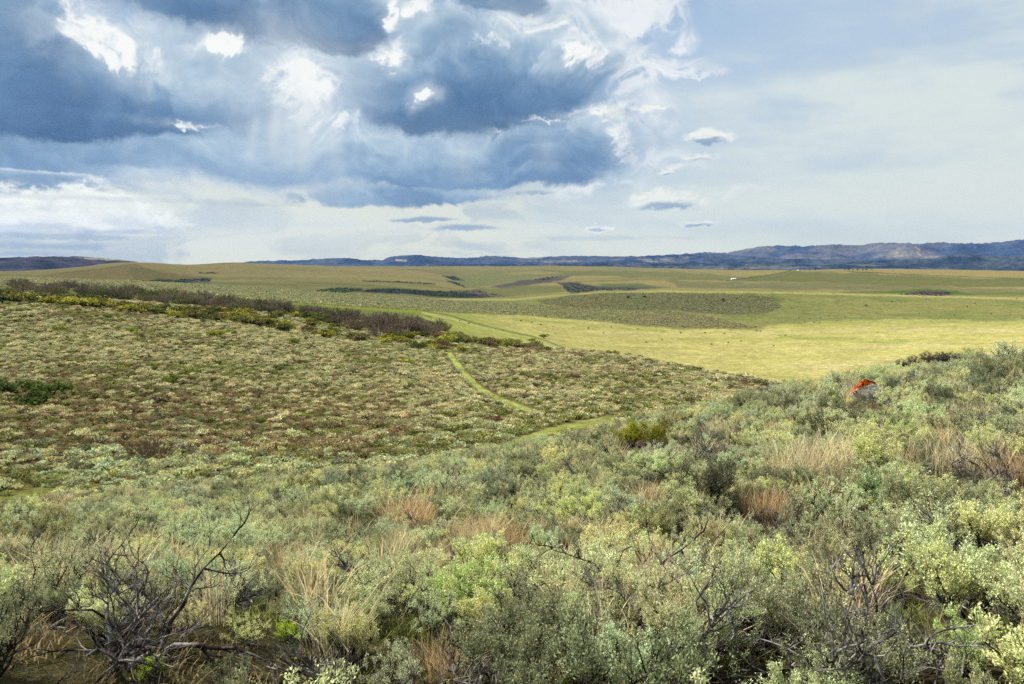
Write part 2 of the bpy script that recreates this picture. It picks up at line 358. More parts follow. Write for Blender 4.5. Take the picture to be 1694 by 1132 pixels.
# z is interpolated in r*exp-space: use slope-friendly blend of log r knots
GZ = pchip(KL, KZ, GL)
GX = GR * np.sin(AZ)[None]; GY = GR * np.cos(AZ)[None]
def rough(x, y, r):
    z = .05 * fbm(x * .7, y * .7, 3, 3) * sstep(1, 4, r)
    z = z + .22 * fbm(x * .14, y * .14, 4, 8) * sstep(5, 14, r)
    z = z + .7 * fbm(x * .035, y * .035, 4, 11) * sstep(60, 120, r) * (1 - .75 * sstep(300, 360, r))
    z = z + 2.6 * fbm(x * .009, y * .009, 5, 15) * sstep(700, 1300, r)
    z = z + 6.0 * fbm(x * .0022, y * .0022, 5, 19) * sstep(1500, 2600, r)
    return z
GZ = GZ + rough(GX, GY, GR)
def ground_z(x, y):
    x = np.atleast_1d(np.asarray(x, float)); y = np.atleast_1d(np.asarray(y, float))
    a = np.arctan2(x, y); lr = np.log(np.hypot(x, y).clip(.26, 15000))
    fi = ((a + AZ_MAX) / (2 * AZ_MAX) * (NA - 1)).clip(0, NA - 1.001); fj = (lr - LR0) / (LR1 - LR0) * (NR - 1)
    i = fi.astype(int); j = fj.astype(int); s = fi - i; t = fj - j
    return (GZ[j, i] * (1 - s) + GZ[j, i + 1] * s) * (1 - t) + (GZ[j + 1, i] * (1 - s) + GZ[j + 1, i + 1] * s) * t
# highest line of sight so far -> which ground is in view
SL = GZ / GR
MAXSL = np.maximum.accumulate(SL, axis=0)
def at(u, v, rmin=2.0, rmax=1e9):
    """photo pixel -> first point of the ground along that line of sight"""
    a, s = px_dir(u, v)
    fi = (float(a) + AZ_MAX) / (2 * AZ_MAX) * (NA - 1)
    i = int(min(max(fi, 0), NA - 1))
    c = SL[:, i]
    inr = (GR[:, i] > rmin) & (GR[:, i] < rmax)
    hit = np.where((c >= float(s)) & inr)[0]
    j = hit[0] if len(hit) else int(np.argmax(np.where(inr, c, -9)))
    r = GR[j, i]
    if len(hit) and j > 0 and c[j - 1] < s:
        t = (s - c[j - 1]) / (c[j] - c[j - 1]); r = GR[j - 1, i] * (1 - t) + GR[j, i] * t
    x, y = r * math.sin(a), r * math.cos(a)
    return x, y, float(ground_z(x, y)[0])

def pdist(u, v, P, closed=True):
    """signed distance (px, + inside) to a polygon, or plain distance to a polyline"""
    u = np.asarray(u, np.float32); v = np.asarray(v, np.float32)
    d = np.full(u.shape, 1e9, np.float32); ins = np.zeros(u.shape, bool)
    n = len(P)
    for i in range(n if closed else n - 1):
        x1, y1 = P[i]; x2, y2 = P[(i + 1) % n]
        ex, ey = x2 - x1, y2 - y1
        t = (((u - x1) * ex + (v - y1) * ey) / (ex * ex + ey * ey + 1e-9)).clip(0, 1)
        d = np.minimum(d, np.hypot(u - x1 - t * ex, v - y1 - t * ey))
        if closed and y1 != y2:
            c = ((y1 > v) != (y2 > v)) & (u < (x2 - x1) * (v - y1) / (y2 - y1) + x1)
            ins ^= c
    return np.where(ins, d, -d) if closed else d
# ------------------------------------------------------------------ land cover
GU, GV = to_px(GX, GY, GZ)
TRACK1 = [(742, 584), (752, 598), (764, 614), (778, 630), (800, 648), (826, 661), (858, 673), (884, 682)]
TRACK2 = [(1010, 694), (960, 703), (915, 713), (870, 726), (835, 740)]
TRACK3 = [(-260, 850), (-60, 838), (0, 832), (40, 822), (90, 813)]
MTRACKA = [(700, 518), (745, 526), (790, 540), (840, 552), (880, 560), (915, 572), (935, 580)]
MTRACKB = [(690, 520), (730, 536), (790, 546), (850, 556), (890, 566), (905, 578)]
MEADOW = [(700, 513), (740, 517), (850, 521), (950, 528), (1000, 533), (1040, 541), (1130, 545), (1250, 546), (1290, 538), (1400, 531), (1550, 530), (1694, 532), (2300, 532), (2300, 900), (500, 900), (650, 560), (735, 556), (720, 535)]
KNOLL1 = [(888, 499), (940, 490), (1010, 485), (1100, 485), (1200, 487), (1275, 491), (1294, 508), (1270, 518), (1200, 521), (1110, 513), (1060, 514), (980, 511), (905, 504)]
KNOLL2 = [(1002, 534), (1060, 519), (1110, 514), (1180, 525), (1252, 542), (1180, 545), (1080, 539)]
PLAIN = [(-600, 456), (0, 457), (250, 463), (400, 476), (600, 489), (750, 499), (850, 504), (960, 511), (1090, 513), (1000, 532), (860, 521), (740, 516), (600, 508), (400, 495), (200, 485), (0, 482), (-600, 480)]
SAND = srgb
def A3(c): return np.array(c, np.float32)
ALB = 1 / 1.78          # photo linear value -> surface albedo
def land_colour(x, y, z, u, v, r):
    n1 = fbm(x * .02, y * .02, 5, 21); n2 = fbm(x * .11, y * .11, 4, 25); nf = fbm(x * .0035, y * .0055, 5, 28)
    wu = u + 9 * fbm(u * .03, v * .12, 4, 40); wv = v + 3.0 * fbm(u * .04, v * .15, 4, 43)
    c = np.zeros(x.shape + (3,), np.float32)
    def put(m, rgb, k=1.0):
        nonlocal c
        m = (m * k)[..., None]
        c = c * (1 - m) + A3(rgb) * ALB * m
    one = np.ones_like(x)
    # far rolling ground
    put(one, srgb(160, 148, 96))
    put(sstep(-.15, .35, nf), srgb(144, 140, 90), .8)
    put(sstep(.0, .45, fbm(x * .0012, y * .004, 5, 61)), srgb(174, 158, 104), .75)
    put(sstep(.1, .5, fbm(x * .0016, y * .006, 5, 64)), srgb(124, 124, 78), .7)
    far = sstep(1500, 1800, r)
    def poly(P, soft=2.5): return sstep(-soft, soft, pdist(wu, wv, P))
    def line(P, w, closed=False): return sstep(w, w * .4, pdist(u + 2 * n2, v + .8 * n2, P, False))
    fd = {}
    for P, rgb, k in FARPATCH: put(poly(P, 1.6) * far, srgb(*rgb), k)
    for P, w, rgb, k in FARLINES: put(sstep(w, w * .3, pdist(u, v, P, False)) * far, srgb(*rgb), k)
    near = 1 - sstep(1400, 1700, r)
    # sloping grass beyond the meadow
    put(near, srgb(148, 149, 90))
    put(near * sstep(-.1, .4, n1), srgb(130, 138, 78), .8)
    put(near * sstep(.1, .5, nf), srgb(158, 152, 92), .7)
    put(near * sstep(9, 1, np.abs(v - np.interp(u, [850, 950, 1100, 1300, 1550, 1694], [496, 486, 482, 484.5, 490.5, 494.5])) * 3), srgb(196, 188, 120), .75)  # sunlit crest of the knoll, painted as a pale rim in the cover
    put(poly(PLAIN) * near, srgb(156, 154, 102))
    put(poly(PLAIN) * near * sstep(0, .4, n1), srgb(140, 142, 92), .6)
    put(poly(PLAIN) * sstep(640, 560, u) * sstep(-.3, .3, n2 + (v - 485) / 30) * near, srgb(160, 160, 84), .6)
    put(poly(KNOLL1) * near, srgb(124, 127, 88)); put(poly(KNOLL2) * near, srgb(150, 138, 98))  # first knoll toned down: cloud shadow painted into its cover colour
    put(poly([(1230, 486), (1294, 492), (1300, 500), (1250, 500)], 3) * near, srgb(104, 118, 58), .6)
    put(poly([(905, 505), (960, 495), (1040, 490), (1000, 505), (970, 512)], 3) * near, srgb(140, 124, 84), .7)
    mead = poly(MEADOW, 3) * near
    put(mead, srgb(208, 198, 122))
    put(mead * sstep(.0, .5, fbm(x * .006, y * .02, 5, 33)), srgb(196, 188, 112), .8)
    put(mead * sstep(.15, .5, fbm(x * .012, y * .03, 5, 36)), srgb(214, 200, 138), .8)
    put(mead * sstep(545, 530, v) * sstep(1180, 1300, u), srgb(170, 172, 96), .8)
    put(mead * sstep(880, 720, u) , srgb(172, 180, 88), .75)
    put(line([(1290, 556), (1400, 562), (1500, 566)], 5) * mead, srgb(160, 170, 84), .5)
    put(line([(850, 528), (1000, 540), (1100, 548)], 4) * mead, srgb(166, 172, 88), .5)
    put(line([(1310, 534), (1340, 534)], 2.2) * mead, srgb(214, 196, 150), .8); put(line([(1420, 541), (1440, 541)], 2.2) * mead, srgb(205, 186, 146), .8)
    put(line([(1465, 545), (1490, 545)], 2.2) * mead, srgb(205, 186, 146), .8); put(line([(1505, 546), (1530, 545)], 2.2) * mead, srgb(210, 192, 150), .8)
    put(line([(370, 489), (470, 497), (600, 508), (700, 514)], 7) * near, srgb(166, 178, 74), .8)
    gr = sstep(330, 280, r)
    # slopes on this side
    put(gr, srgb(156, 142, 98))
    put(gr * sstep(-.1, .3, n1), srgb(126, 124, 66), .75)
    put(gr * sstep(.1, .45, fbm(x * .03 + 9, y * .03, 5, 48)), srgb(116, 92, 70), .7)
    put(gr * sstep(.15, .5, n2), srgb(176, 156, 112), .6)
    put(gr * sstep(-.05, .4, n2) * sstep(110, 60, r), srgb(134, 140, 74), .8)
    put(gr * sstep(760, 860, u) * sstep(565, 575, v) * sstep(600, 588, v) * sstep(1000, 900, u), srgb(176, 170, 104), .7)
    nr = sstep(50, 34, r)
    put(nr, srgb(96, 84, 64)); put(nr * sstep(.0, .4, n2), srgb(112, 112, 66), .6)
    put(nr * sstep(.0, .5, fbm(x * .5, y * .5, 4, 71)), srgb(128, 112, 84), .4)
    for P, w in ((TRACK1, 7), (TRACK2, 10), (TRACK3, 13)):
        put(line(P, w), srgb(176, 180, 96), .9)
    put(line(MTRACKA, 3.5) * near, srgb(206, 200, 128), .9); put(line(MTRACKB, 3) * near, srgb(188, 196, 96), .8)
    put(line([(p[0], p[1] - 3.5) for p in MTRACKA], 2) * near, srgb(116, 132, 54), .7)
    return c
FARPATCH = [
 ([(-600, 470), (-600, 440), (60, 456), (120, 449), (235, 436), (310, 450), (345, 462), (250, 468)], (146, 130, 82), .9),
 ([(228, 436), (330, 438), (430, 434), (430, 446), (350, 458), (300, 456), (250, 447)], (168, 152, 96), .8),
 ([(215, 440), (260, 448), (330, 458), (345, 461), (220, 462)], (124, 116, 70), .5),
 ([(218, 464), (345, 461), (346, 467), (300, 470), (230, 468)], (66, 78, 52), .9),
 ([(300, 467), (330, 464), (344, 469), (310, 471)], (128, 112, 118), .8),
 ([(486, 485), (560, 477), (600, 479), (590, 483), (550, 487)], (66, 80, 46), .95),
 ([(546, 487), (575, 480), (650, 480), (690, 486), (750, 494), (640, 494)], (112, 104, 104), .8),
 ([(590, 483), (640, 477), (745, 482), (800, 489), (830, 493), (740, 493), (680, 487)], (64, 74, 62), .95),
 ([(735, 480), (790, 480), (860, 492), (780, 493)], (88, 80, 84), .7),
 ([(732, 457), (752, 458), (768, 466), (748, 464)], (50, 68, 60), 1.0),
 ([(736, 464), (760, 469), (772, 476), (752, 470)], (58, 78, 62), .9),
 ([(750, 460), (800, 452), (885, 455), (880, 462), (830, 470), (790, 478), (766, 472)], (136, 140, 90), .85),
 ([(815, 474), (860, 465), (900, 460), (945, 456), (930, 463), (880, 472), (840, 476)], (92, 86, 92), .85),
 ([(790, 479), (850, 473), (920, 473), (938, 482), (900, 489), (820, 492)], (126, 128, 80), .8),
 ([(925, 466), (955, 468), (990, 475), (1100, 476), (1060, 480), (990, 481), (945, 488), (934, 478)], (82, 86, 84), .9),
 ([(990, 470), (1060, 470), (1110, 476), (1000, 476)], (104, 118, 78), .8),
 ([(880, 446), (1100, 450), (1280, 460), (1150, 462), (950, 456)], (120, 124, 74), .7),
 ([(1100, 464), (1400, 470), (1694, 478), (2300, 478), (2300, 484), (1300, 480), (1120, 476)], (118, 118, 84), .7),
 ([(1205, 462), (1310, 449), (1380, 450), (1600, 460), (2300, 464), (2300, 476), (1500, 474), (1290, 466)], (116, 118, 66), .85),
 ([(1140, 447), (1308, 447), (1290, 452), (1230, 458), (1180, 454)], (164, 150, 92), .8),
 ([(1330, 446), (1450, 444), (1694, 449), (2300, 450), (2300, 458), (1560, 456), (1420, 450)], (168, 148, 90), .9),
 ([(1330, 487), (1440, 482), (1520, 478), (1580, 480), (1640, 491), (1500, 489)], (92, 112, 52), .95),
 ([(1480, 488), (1530, 482), (1575, 485), (1572, 491), (1500, 491)], (92, 78, 84), .9),
 ([(1600, 482), (2300, 484), (2300, 494), (1640, 491)], (108, 122, 62), .8),
]
FARLINES = [
 ([(1200, 465), (1260, 457), (1300, 450), (1312, 446)], .9, (84, 88, 58), .8), ([(1400, 449), (1500, 454), (1600, 458), (1750, 464)], .8, (96, 96, 60), .8),
 ([(600, 465), (660, 467), (720, 470)], 1.3, (76, 84, 56), .8), ([(330, 452), (360, 452)], 1.6, (96, 88, 66), .8),
 ([(100, 452), (160, 446), (225, 437)], 1.3, (124, 110, 74), .7),
]
COL = land_colour(GX, GY, GZ, GU, GV, GR)

def ground_material(name, near_detail=True):
    m, nt, N, L = new_mat(name)
    at_ = N('ShaderNodeAttribute'); at_.attribute_name = 'cover'
    tc = N('ShaderNodeTexCoord')
    f = None; chain = at_.outputs['Color']
    for sc_, amt in ((9.0, .40), (1.3, .42), (.28, .34), (.05, .20)):
        n = N('ShaderNodeTexNoise'); n.inputs['Scale'].default_value = sc_; n.inputs['Detail'].default_value = 5; n.inputs['Roughness'].default_value = .65
        L(tc.outputs['Object'], n.inputs['Vector'])
        mr = N('ShaderNodeMapRange'); mr.inputs[1].default_value = .3; mr.inputs[2].default_value = .7
        mr.inputs[3].default_value = 1 - amt; mr.inputs[4].default_value = 1 + amt
        L(n.outputs[0], mr.inputs[0])
        vm = N('ShaderNodeVectorMath'); vm.operation = 'SCALE'; L(chain, vm.inputs[0]); L(mr.outputs[0], vm.inputs['Scale']); chain = vm.outputs[0]
    b = N('ShaderNodeBsdfDiffuse'); b.inputs['Roughness'].default_value = .8; L(chain, b.inputs[0])
    bn = N('ShaderNodeTexNoise'); bn.inputs['Scale'].default_value = .9; bn.inputs['Detail'].default_value = 9; bn.inputs['Roughness'].default_value = .75
    L(tc.outputs['Object'], bn.inputs['Vector'])
    bp = N('ShaderNodeBump'); bp.inputs['Strength'].default_value = .7; bp.inputs['Distance'].default_value = .5; L(bn.outputs[0], bp.inputs['Height']); L(bp.outputs[0], b.inputs['Normal'])
    o = N('ShaderNodeOutputMaterial'); L(b.outputs[0], o.inputs[0])
    return m
MG = ground_material('earth_and_grass')
def build_terrain():
    na = len(AZ)
    idx = (np.arange(NR)[:, None] * na + np.arange(na)[None]).astype(np.int64)
    a = idx[:-1]; b = np.roll(idx, -1, 1)[:-1]; c = np.roll(idx, -1, 1)[1:]; d = idx[1:]
    Q = np.stack([a, b, c, d], -1).reshape(-1, 4)[:, ::-1]
    lrq = np.repeat(lr_g[:-1, None], na, 1)
    zone = (lrq >= KL[11][None]).astype(int) + (lrq >= KL[15][None]).astype(int)
    zone = zone.reshape(-1)
    V = np.stack([GX, GY, GZ], -1).reshape(-1, 3); C4 = np.concatenate([COL, np.ones(COL.shape[:2] + (1,))], -1).reshape(-1, 4)
    for k, nm in enumerate(('ground', 'meadow', 'rolling_hills')):
        q = Q[zone == k]
        used = np.unique(q); mp = np.full(len(V), -1, np.int64); mp[used] = np.arange(len(used))
        Fq = [mp[q]]; VV = V[used]; CC = C4[used]
        if k == 0:      # close the small hole under the tripod
            VV = np.concatenate([VV, [[0, 0, -1.63]]]); CC = np.concatenate([CC, CC[:1]])
            i = np.arange(na); Fq.append(np.stack([i, np.full(na, len(VV) - 1), (i + 1) % na], -1))
        me = mesh_from(nm, VV, Fq, [MG], None, True, {'cover': ('FLOAT_COLOR', 'POINT', CC)})
        tag(link(nm, me), kind='structure')
build_terrain()

# ------------------------------------------------------------------ far hills
def hill_mat(name):
    m, nt, N, L = new_mat(name)
    at_ = N('ShaderNodeAttribute'); at_.attribute_name = 'cover'
    tc = N('ShaderNodeTexCoord')
    n = N('ShaderNodeTexNoise'); n.inputs['Scale'].default_value = .02; n.inputs['Detail'].default_value = 8; n.inputs['Roughness'].default_value = .7
    L(tc.outputs['Object'], n.inputs['Vector'])
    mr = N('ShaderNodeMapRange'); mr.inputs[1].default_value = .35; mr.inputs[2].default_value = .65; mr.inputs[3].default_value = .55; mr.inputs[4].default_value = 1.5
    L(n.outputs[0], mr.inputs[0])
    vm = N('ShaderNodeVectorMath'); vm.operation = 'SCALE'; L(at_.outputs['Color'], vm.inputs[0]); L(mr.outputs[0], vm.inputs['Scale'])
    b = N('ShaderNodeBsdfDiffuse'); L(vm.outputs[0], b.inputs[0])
    o = N('ShaderNodeOutputMaterial'); L(b.outputs[0], o.inputs[0])
    return m
MH = hill_mat('hazed_wooded_slopes')
def hill(name, prof, rc, D, zb, seed, ca, cb, patch=None, rough_k=1.0, nt_=70):
    u = np.array([p[0] for p in prof], float); v = np.array([p[1] for p in prof], float)
    a, s = px_dir(u, v)
    n = int((u[-1] - u[0]) / 1.6)
    az = np.linspace(a[0], a[-1], n)
    sl = np.interp(az, a, s)
    k = np.exp(-np.linspace(-2, 2, 9) ** 2); k /= k.sum(); sl = np.convolve(np.pad(sl, 4, mode='edge'), k, mode='valid')
    t = np.linspace(-1, 1, nt_)
    Tt, AA = np.meshgrid(t, az, indexing='ij')
    rr = rc + Tt * D
    x, y = rr * np.sin(AA), rr * np.cos(AA)
    f = 1.0 / (D * .55)
    rid = fbm(x * f, y * f, 6, seed, .55, True)
    shape = np.clip(1 - np.abs(Tt) ** 1.35, 0, 1) * (1 + .30 * rough_k * rid) + .06 * fbm(x * f * 5, y * f * 5, 4, seed + 5) * (1 - np.abs(Tt))
    H = np.maximum(shape, 0)
    hm = H.max(axis=0); kk = np.exp(-np.linspace(-2, 2, 41) ** 2); kk /= kk.sum(); H = H / np.convolve(np.pad(hm, 20, mode='edge'), kk, mode='valid')[None]
    top = sl * rc - zb
    z = zb + H * top[None]
    # keep the skyline where it is: scale each column by its own highest line of sight
    cur = (z / rr).max(axis=0); kk = np.exp(-np.linspace(-2, 2, 31) ** 2); kk /= kk.sum()
    dcor = np.convolve(np.pad(sl - cur, 15, mode='edge'), kk, mode='valid'); z = z + dcor[None] * rr * H
    z = z + rr * .0005 * fbm(x * .012, y * .012, 4, seed + 9) * sstep(.2, .5, H)      # tree tops on the skyline
    cov = sstep(-.35, .35, fbm(x * f * 2.2, y * f * 2.2, 6, seed + 20))[..., None]
    C = A3(ca) * cov + A3(cb) * (1 - cov)  # blue of the distance haze is mixed into both cover colours
    if patch:
        pm, pc = patch(*to_px(x, y, z), x, y); C = C * (1 - pm[..., None]) + A3(pc) * pm[..., None]
    C = np.concatenate([C, np.ones(C.shape[:2] + (1,))], -1)
    V = np.stack([x, y, z], -1).reshape(-1, 3)
    idx = np.arange(nt_ * n).reshape(nt_, n)
    Q = np.stack([idx[:-1, :-1], idx[1:, :-1], idx[1:, 1:], idx[:-1, 1:]], -1).reshape(-1, 4)[:, ::-1]
    me = mesh_from(name, V, [Q], [MH], None, True, {'cover': ('FLOAT_COLOR', 'POINT', C.reshape(-1, 4))})
    return tag(link(name, me), kind='structure')
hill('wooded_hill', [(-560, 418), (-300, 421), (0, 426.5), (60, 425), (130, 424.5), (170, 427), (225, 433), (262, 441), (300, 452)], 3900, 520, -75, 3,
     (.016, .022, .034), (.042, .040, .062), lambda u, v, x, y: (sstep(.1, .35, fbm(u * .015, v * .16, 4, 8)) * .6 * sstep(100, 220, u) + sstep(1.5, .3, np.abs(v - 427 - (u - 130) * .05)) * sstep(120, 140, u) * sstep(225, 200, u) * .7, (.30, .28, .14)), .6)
def mid_patch(u, v, x, y):
    m = sstep(.2, .5, fbm(u * .02, v * .25, 4, 5)) * sstep(820, 900, u) * .5
    cliff = sstep(2.2, .8, np.abs(v - 431 - (u - 660) * .03)) * sstep(646, 652, u) * sstep(678, 670, u) * sstep(.2, .6, vnoise(u * .6, v * .1, 3))
    return np.maximum(m, cliff * .9), (.22, .20, .16)
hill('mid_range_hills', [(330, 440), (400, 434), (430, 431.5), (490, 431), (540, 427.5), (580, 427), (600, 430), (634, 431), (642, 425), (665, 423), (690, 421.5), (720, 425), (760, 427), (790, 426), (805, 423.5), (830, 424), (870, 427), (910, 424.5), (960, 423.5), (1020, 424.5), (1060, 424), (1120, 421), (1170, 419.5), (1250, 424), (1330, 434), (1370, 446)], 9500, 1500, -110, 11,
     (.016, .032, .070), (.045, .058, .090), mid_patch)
def big_patch(u, v, x, y):
    g = sstep(.0, .4, fbm(x * .0011, y * .0011, 5, 77)) * sstep(405, 412, v) * sstep(431, 424, v) * sstep(1200, 1290, u) * sstep(1640, 1560, u)
    road = sstep(1.2, .4, pdist(u, v, [(1512, 408), (1522, 414), (1516, 418), (1526, 424)], False))
    return np.maximum(g * .55, road * .6), (.30, .27, .15)
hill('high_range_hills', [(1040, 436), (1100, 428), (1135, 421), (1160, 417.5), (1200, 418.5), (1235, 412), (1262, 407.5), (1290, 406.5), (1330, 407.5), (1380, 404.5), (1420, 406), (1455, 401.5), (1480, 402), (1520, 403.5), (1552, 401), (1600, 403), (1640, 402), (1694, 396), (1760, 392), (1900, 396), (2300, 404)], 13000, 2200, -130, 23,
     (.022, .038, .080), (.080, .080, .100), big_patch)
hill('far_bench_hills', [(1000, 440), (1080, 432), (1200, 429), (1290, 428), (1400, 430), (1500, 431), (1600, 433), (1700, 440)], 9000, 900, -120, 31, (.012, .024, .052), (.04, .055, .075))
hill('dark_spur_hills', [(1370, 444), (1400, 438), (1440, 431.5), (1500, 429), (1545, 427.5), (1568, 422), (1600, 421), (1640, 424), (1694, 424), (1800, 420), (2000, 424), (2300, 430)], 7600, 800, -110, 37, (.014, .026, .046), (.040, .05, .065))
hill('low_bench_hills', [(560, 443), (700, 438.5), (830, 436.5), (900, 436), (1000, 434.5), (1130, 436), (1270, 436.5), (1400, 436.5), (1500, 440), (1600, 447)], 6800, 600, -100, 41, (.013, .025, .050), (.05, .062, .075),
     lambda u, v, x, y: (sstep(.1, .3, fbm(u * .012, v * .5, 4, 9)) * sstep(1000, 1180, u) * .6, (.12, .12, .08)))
# ------------------------------------------------------------------ plant materials
def leaf_mat(name, var=.45, hue=.009, trans=.30):
    m, nt, N, L = new_mat(name)
    t = N('ShaderNodeAttribute'); t.attribute_type = 'INSTANCER'; t.attribute_name = 'tint'
    s = N('ShaderNodeAttribute'); s.attribute_name = 'shade'
    mr = N('ShaderNodeMapRange'); mr.inputs[3].default_value = 1 - var; mr.inputs[4].default_value = 1 + var
    L(s.outputs['Fac'], mr.inputs[0])
    vm = N('ShaderNodeVectorMath'); vm.operation = 'SCALE'; L(t.outputs['Vector'], vm.inputs[0]); L(mr.outputs[0], vm.inputs['Scale'])
    hs = N('ShaderNodeHueSaturation'); L(vm.outputs[0], hs.inputs['Color'])
    s2 = N('ShaderNodeAttribute'); s2.attribute_name = 'shade2'
    m2 = N('ShaderNodeMapRange'); m2.inputs[3].default_value = .5 - hue * 1.3; m2.inputs[4].default_value = .5 + hue * .7; L(s2.outputs['Fac'], m2.inputs[0]); L(m2.outputs[0], hs.inputs['Hue'])
    d = N('ShaderNodeBsdfDiffuse'); L(hs.outputs[0], d.inputs[0])
    tr = N('ShaderNodeBsdfTranslucent'); L(hs.outputs[0], tr.inputs[0])
    mx = N('ShaderNodeMixShader'); mx.inputs[0].default_value = trans; L(d.outputs[0], mx.inputs[1]); L(tr.outputs[0], mx.inputs[2])
    o = N('ShaderNodeOutputMaterial'); L(mx.outputs[0], o.inputs[0])
    return m
def bark_mat(name, c1, c2, sc=14):
    m, nt, N, L = new_mat(name)
    tc = N('ShaderNodeTexCoord'); n = N('ShaderNodeTexNoise'); n.inputs['Scale'].default_value = sc; n.inputs['Detail'].default_value = 4
    L(tc.outputs['Object'], n.inputs['Vector'])
    r = N('ShaderNodeValToRGB'); r.color_ramp.elements[0].position = .44; r.color_ramp.elements[1].position = .72
    r.color_ramp.elements[0].color = (*c1, 1); r.color_ramp.elements[1].color = (*c2, 1); L(n.outputs[0], r.inputs[0])
    d = N('ShaderNodeBsdfDiffuse'); L(r.outputs[0], d.inputs[0])
    o = N('ShaderNodeOutputMaterial'); L(d.outputs[0], o.inputs[0])
    return m
M_LEAF = leaf_mat('sage_leaf', .42, trans=.22)
M_LEAF2 = leaf_mat('green_leaf', .50, trans=.4)
M_GRASS = leaf_mat('dry_blade', .40, hue=0, trans=.35)
M_BARK = bark_mat('sage_bark', (.022, .018, .017), (.13, .115, .105))
M_DEAD = bark_mat('weathered_wood', (.026, .021, .020), (.30, .27, .25), 11)
M_PALE = bark_mat('bleached_wood', (.050, .043, .040), (.40, .37, .345), 11)
M_TWIG = leaf_mat('fine_twig', .45, trans=.10)

# ------------------------------------------------------------------ plant meshes
def norm(v): return v / (np.linalg.norm(v, axis=-1, keepdims=True) + 1e-9)
def tubes(paths, sides):
    """paths: list of (points (k,3), radii (k,)) -> V, Q"""
    V, Q, n = [], [], 0
    ang = np.arange(sides) / sides * 2 * PI
    for P, rad in paths:
        k = len(P)
        d = np.gradient(P, axis=0); d = norm(d)
        ref = np.where(np.abs(d[:, 2:3]) > .9, np.array([[1, 0, 0.]]), np.array([[0, 0, 1.]]))
        a = norm(np.cross(d, ref)); b = np.cross(d, a)
        ring = P[:, None] + rad[:, None, None] * (a[:, None] * np.cos(ang)[None, :, None] + b[:, None] * np.sin(ang)[None, :, None])
        V.append(ring.reshape(-1, 3))
        i = np.arange(k - 1)[:, None] * sides; j = np.arange(sides)[None]; j2 = (j + 1) % sides
        Q.append(np.stack([i + j, i + j2, i + sides + j2, i + sides + j], -1).reshape(-1, 4) + n); n += k * sides
    return np.concatenate(V), np.concatenate(Q)
def branch(rng, p0, d0, length, k, curl, up, wig):
    P = [p0]; d = d0 / np.linalg.norm(d0)
    for i in range(k):
        d = d + rng.normal(0, wig, 3) + np.array([0, 0, up]) + curl
        d = d / np.linalg.norm(d)
        P.append(P[-1] + d * length / k)
    return np.array(P), d
def skeleton(seed, H=.7, spread=1.0, nm=9, ns=7, nt=6, r0=.013, wig=.20, low=.25, up=.16):
    rng = np.random.RandomState(seed)
    big, small, tips = [], [], []
    lean = rng.normal(0, .12, 3) * np.array([1, 1, 0])
    for i in range(nm):
        a = (i + rng.rand() * .9) / nm * 2 * PI; tilt = rng.uniform(low, 1.0) * spread
        d = np.array([math.cos(a) * tilt, math.sin(a) * tilt, rng.uniform(.55, 1)]) + lean
        Lg = H * rng.uniform(.6, .85)
        P, dd = branch(rng, np.array([math.cos(a), math.sin(a), 0]) * .03 * H, d, Lg, 7, 0, up * .5, wig)
        R0 = r0 * rng.uniform(.7, 1.2)
        big.append((P, np.linspace(R0, R0 * .16, len(P))))
        for s in range(ns):
            t = rng.uniform(.3, 1) if s else 1.0
            j = min(int(t * (len(P) - 1)), len(P) - 1)
            dv = norm(P[j] - P[j - 1]) + rng.normal(0, .55, 3)
            P2, d2 = branch(rng, P[j], dv, H * rng.uniform(.22, .38), 5, 0, up, wig * 1.1)
            big.append((P2, np.linspace(R0 * .40, R0 * .12, len(P2))))
            for q in range(nt):
                j2 = rng.randint(1, len(P2))
                dv = norm(P2[j2] - P2[j2 - 1]) + rng.normal(0, .5, 3) + np.array([0, 0, .35])
                P3, d3 = branch(rng, P2[j2], dv, H * rng.uniform(.12, .26), 3, 0, up * 1.2, wig)
                small.append((P3, np.linspace(R0 * .15, R0 * .06, len(P3))))
                tips.append(P3)
            tips.append(P2[2:])
    return big, small, tips, rng
def leaves_on(tips, rng, n, ln, wd, t0=.25, upb=.45, jit=.012, frac=1.0, zmin=0):
    """kite shaped leaves crowded along each twig"""
    base, dirs = [], []
    for P in tips:
        if rng.rand() > frac or P[-1][2] < zmin * rng.uniform(.6, 1.3): continue
        t = t0 + (1.02 - t0) * rng.rand(n) ** .7
        f = t * (len(P) - 1); i = np.minimum(f.astype(int), len(P) - 2); f = (f - i)[:, None]
        b = P[i] * (1 - f) + P[i + 1] * f
        ax = norm(P[i + 1] - P[i])
        d = norm(ax * .7 + rng.normal(0, .62, (n, 3)) + np.array([0, 0, upb]))
        base.append(b + rng.normal(0, jit, (n, 3))); dirs.append(d)
    B = np.concatenate(base); D = np.concatenate(dirs); m = len(B)
    Ln = ln * rng.uniform(.6, 1.25, (m, 1)); Wd = wd * rng.uniform(.7, 1.2, (m, 1))
    side = norm(np.cross(D, rng.normal(0, 1, (m, 3))))
    nrm = np.cross(side, D)
    V = np.stack([B, B + D * Ln * .6 + side * Wd * .5, B + D * Ln + nrm * Ln * .12, B + D * Ln * .6 - side * Wd * .5], 1).reshape(-1, 3)
    Q = np.arange(m * 4).reshape(m, 4)
    # colour drifts from twig to twig as well as from leaf to leaf
    sh = rng.rand(m); return V, Q, sh
def shaded(name, V, Q, sh, mat, rng, clump=None):
    sh2 = .5 + .5 * np.sin(V[Q[:, 0], 0] * 17 + 3) * np.cos(V[Q[:, 0], 1] * 19) + rng.normal(0, .15, len(Q))
    return mesh_from(name, V, [Q], [mat], None, False, {'shade': ('FLOAT', 'FACE', sh), 'shade2': ('FLOAT', 'FACE', sh2.clip(0, 1))})
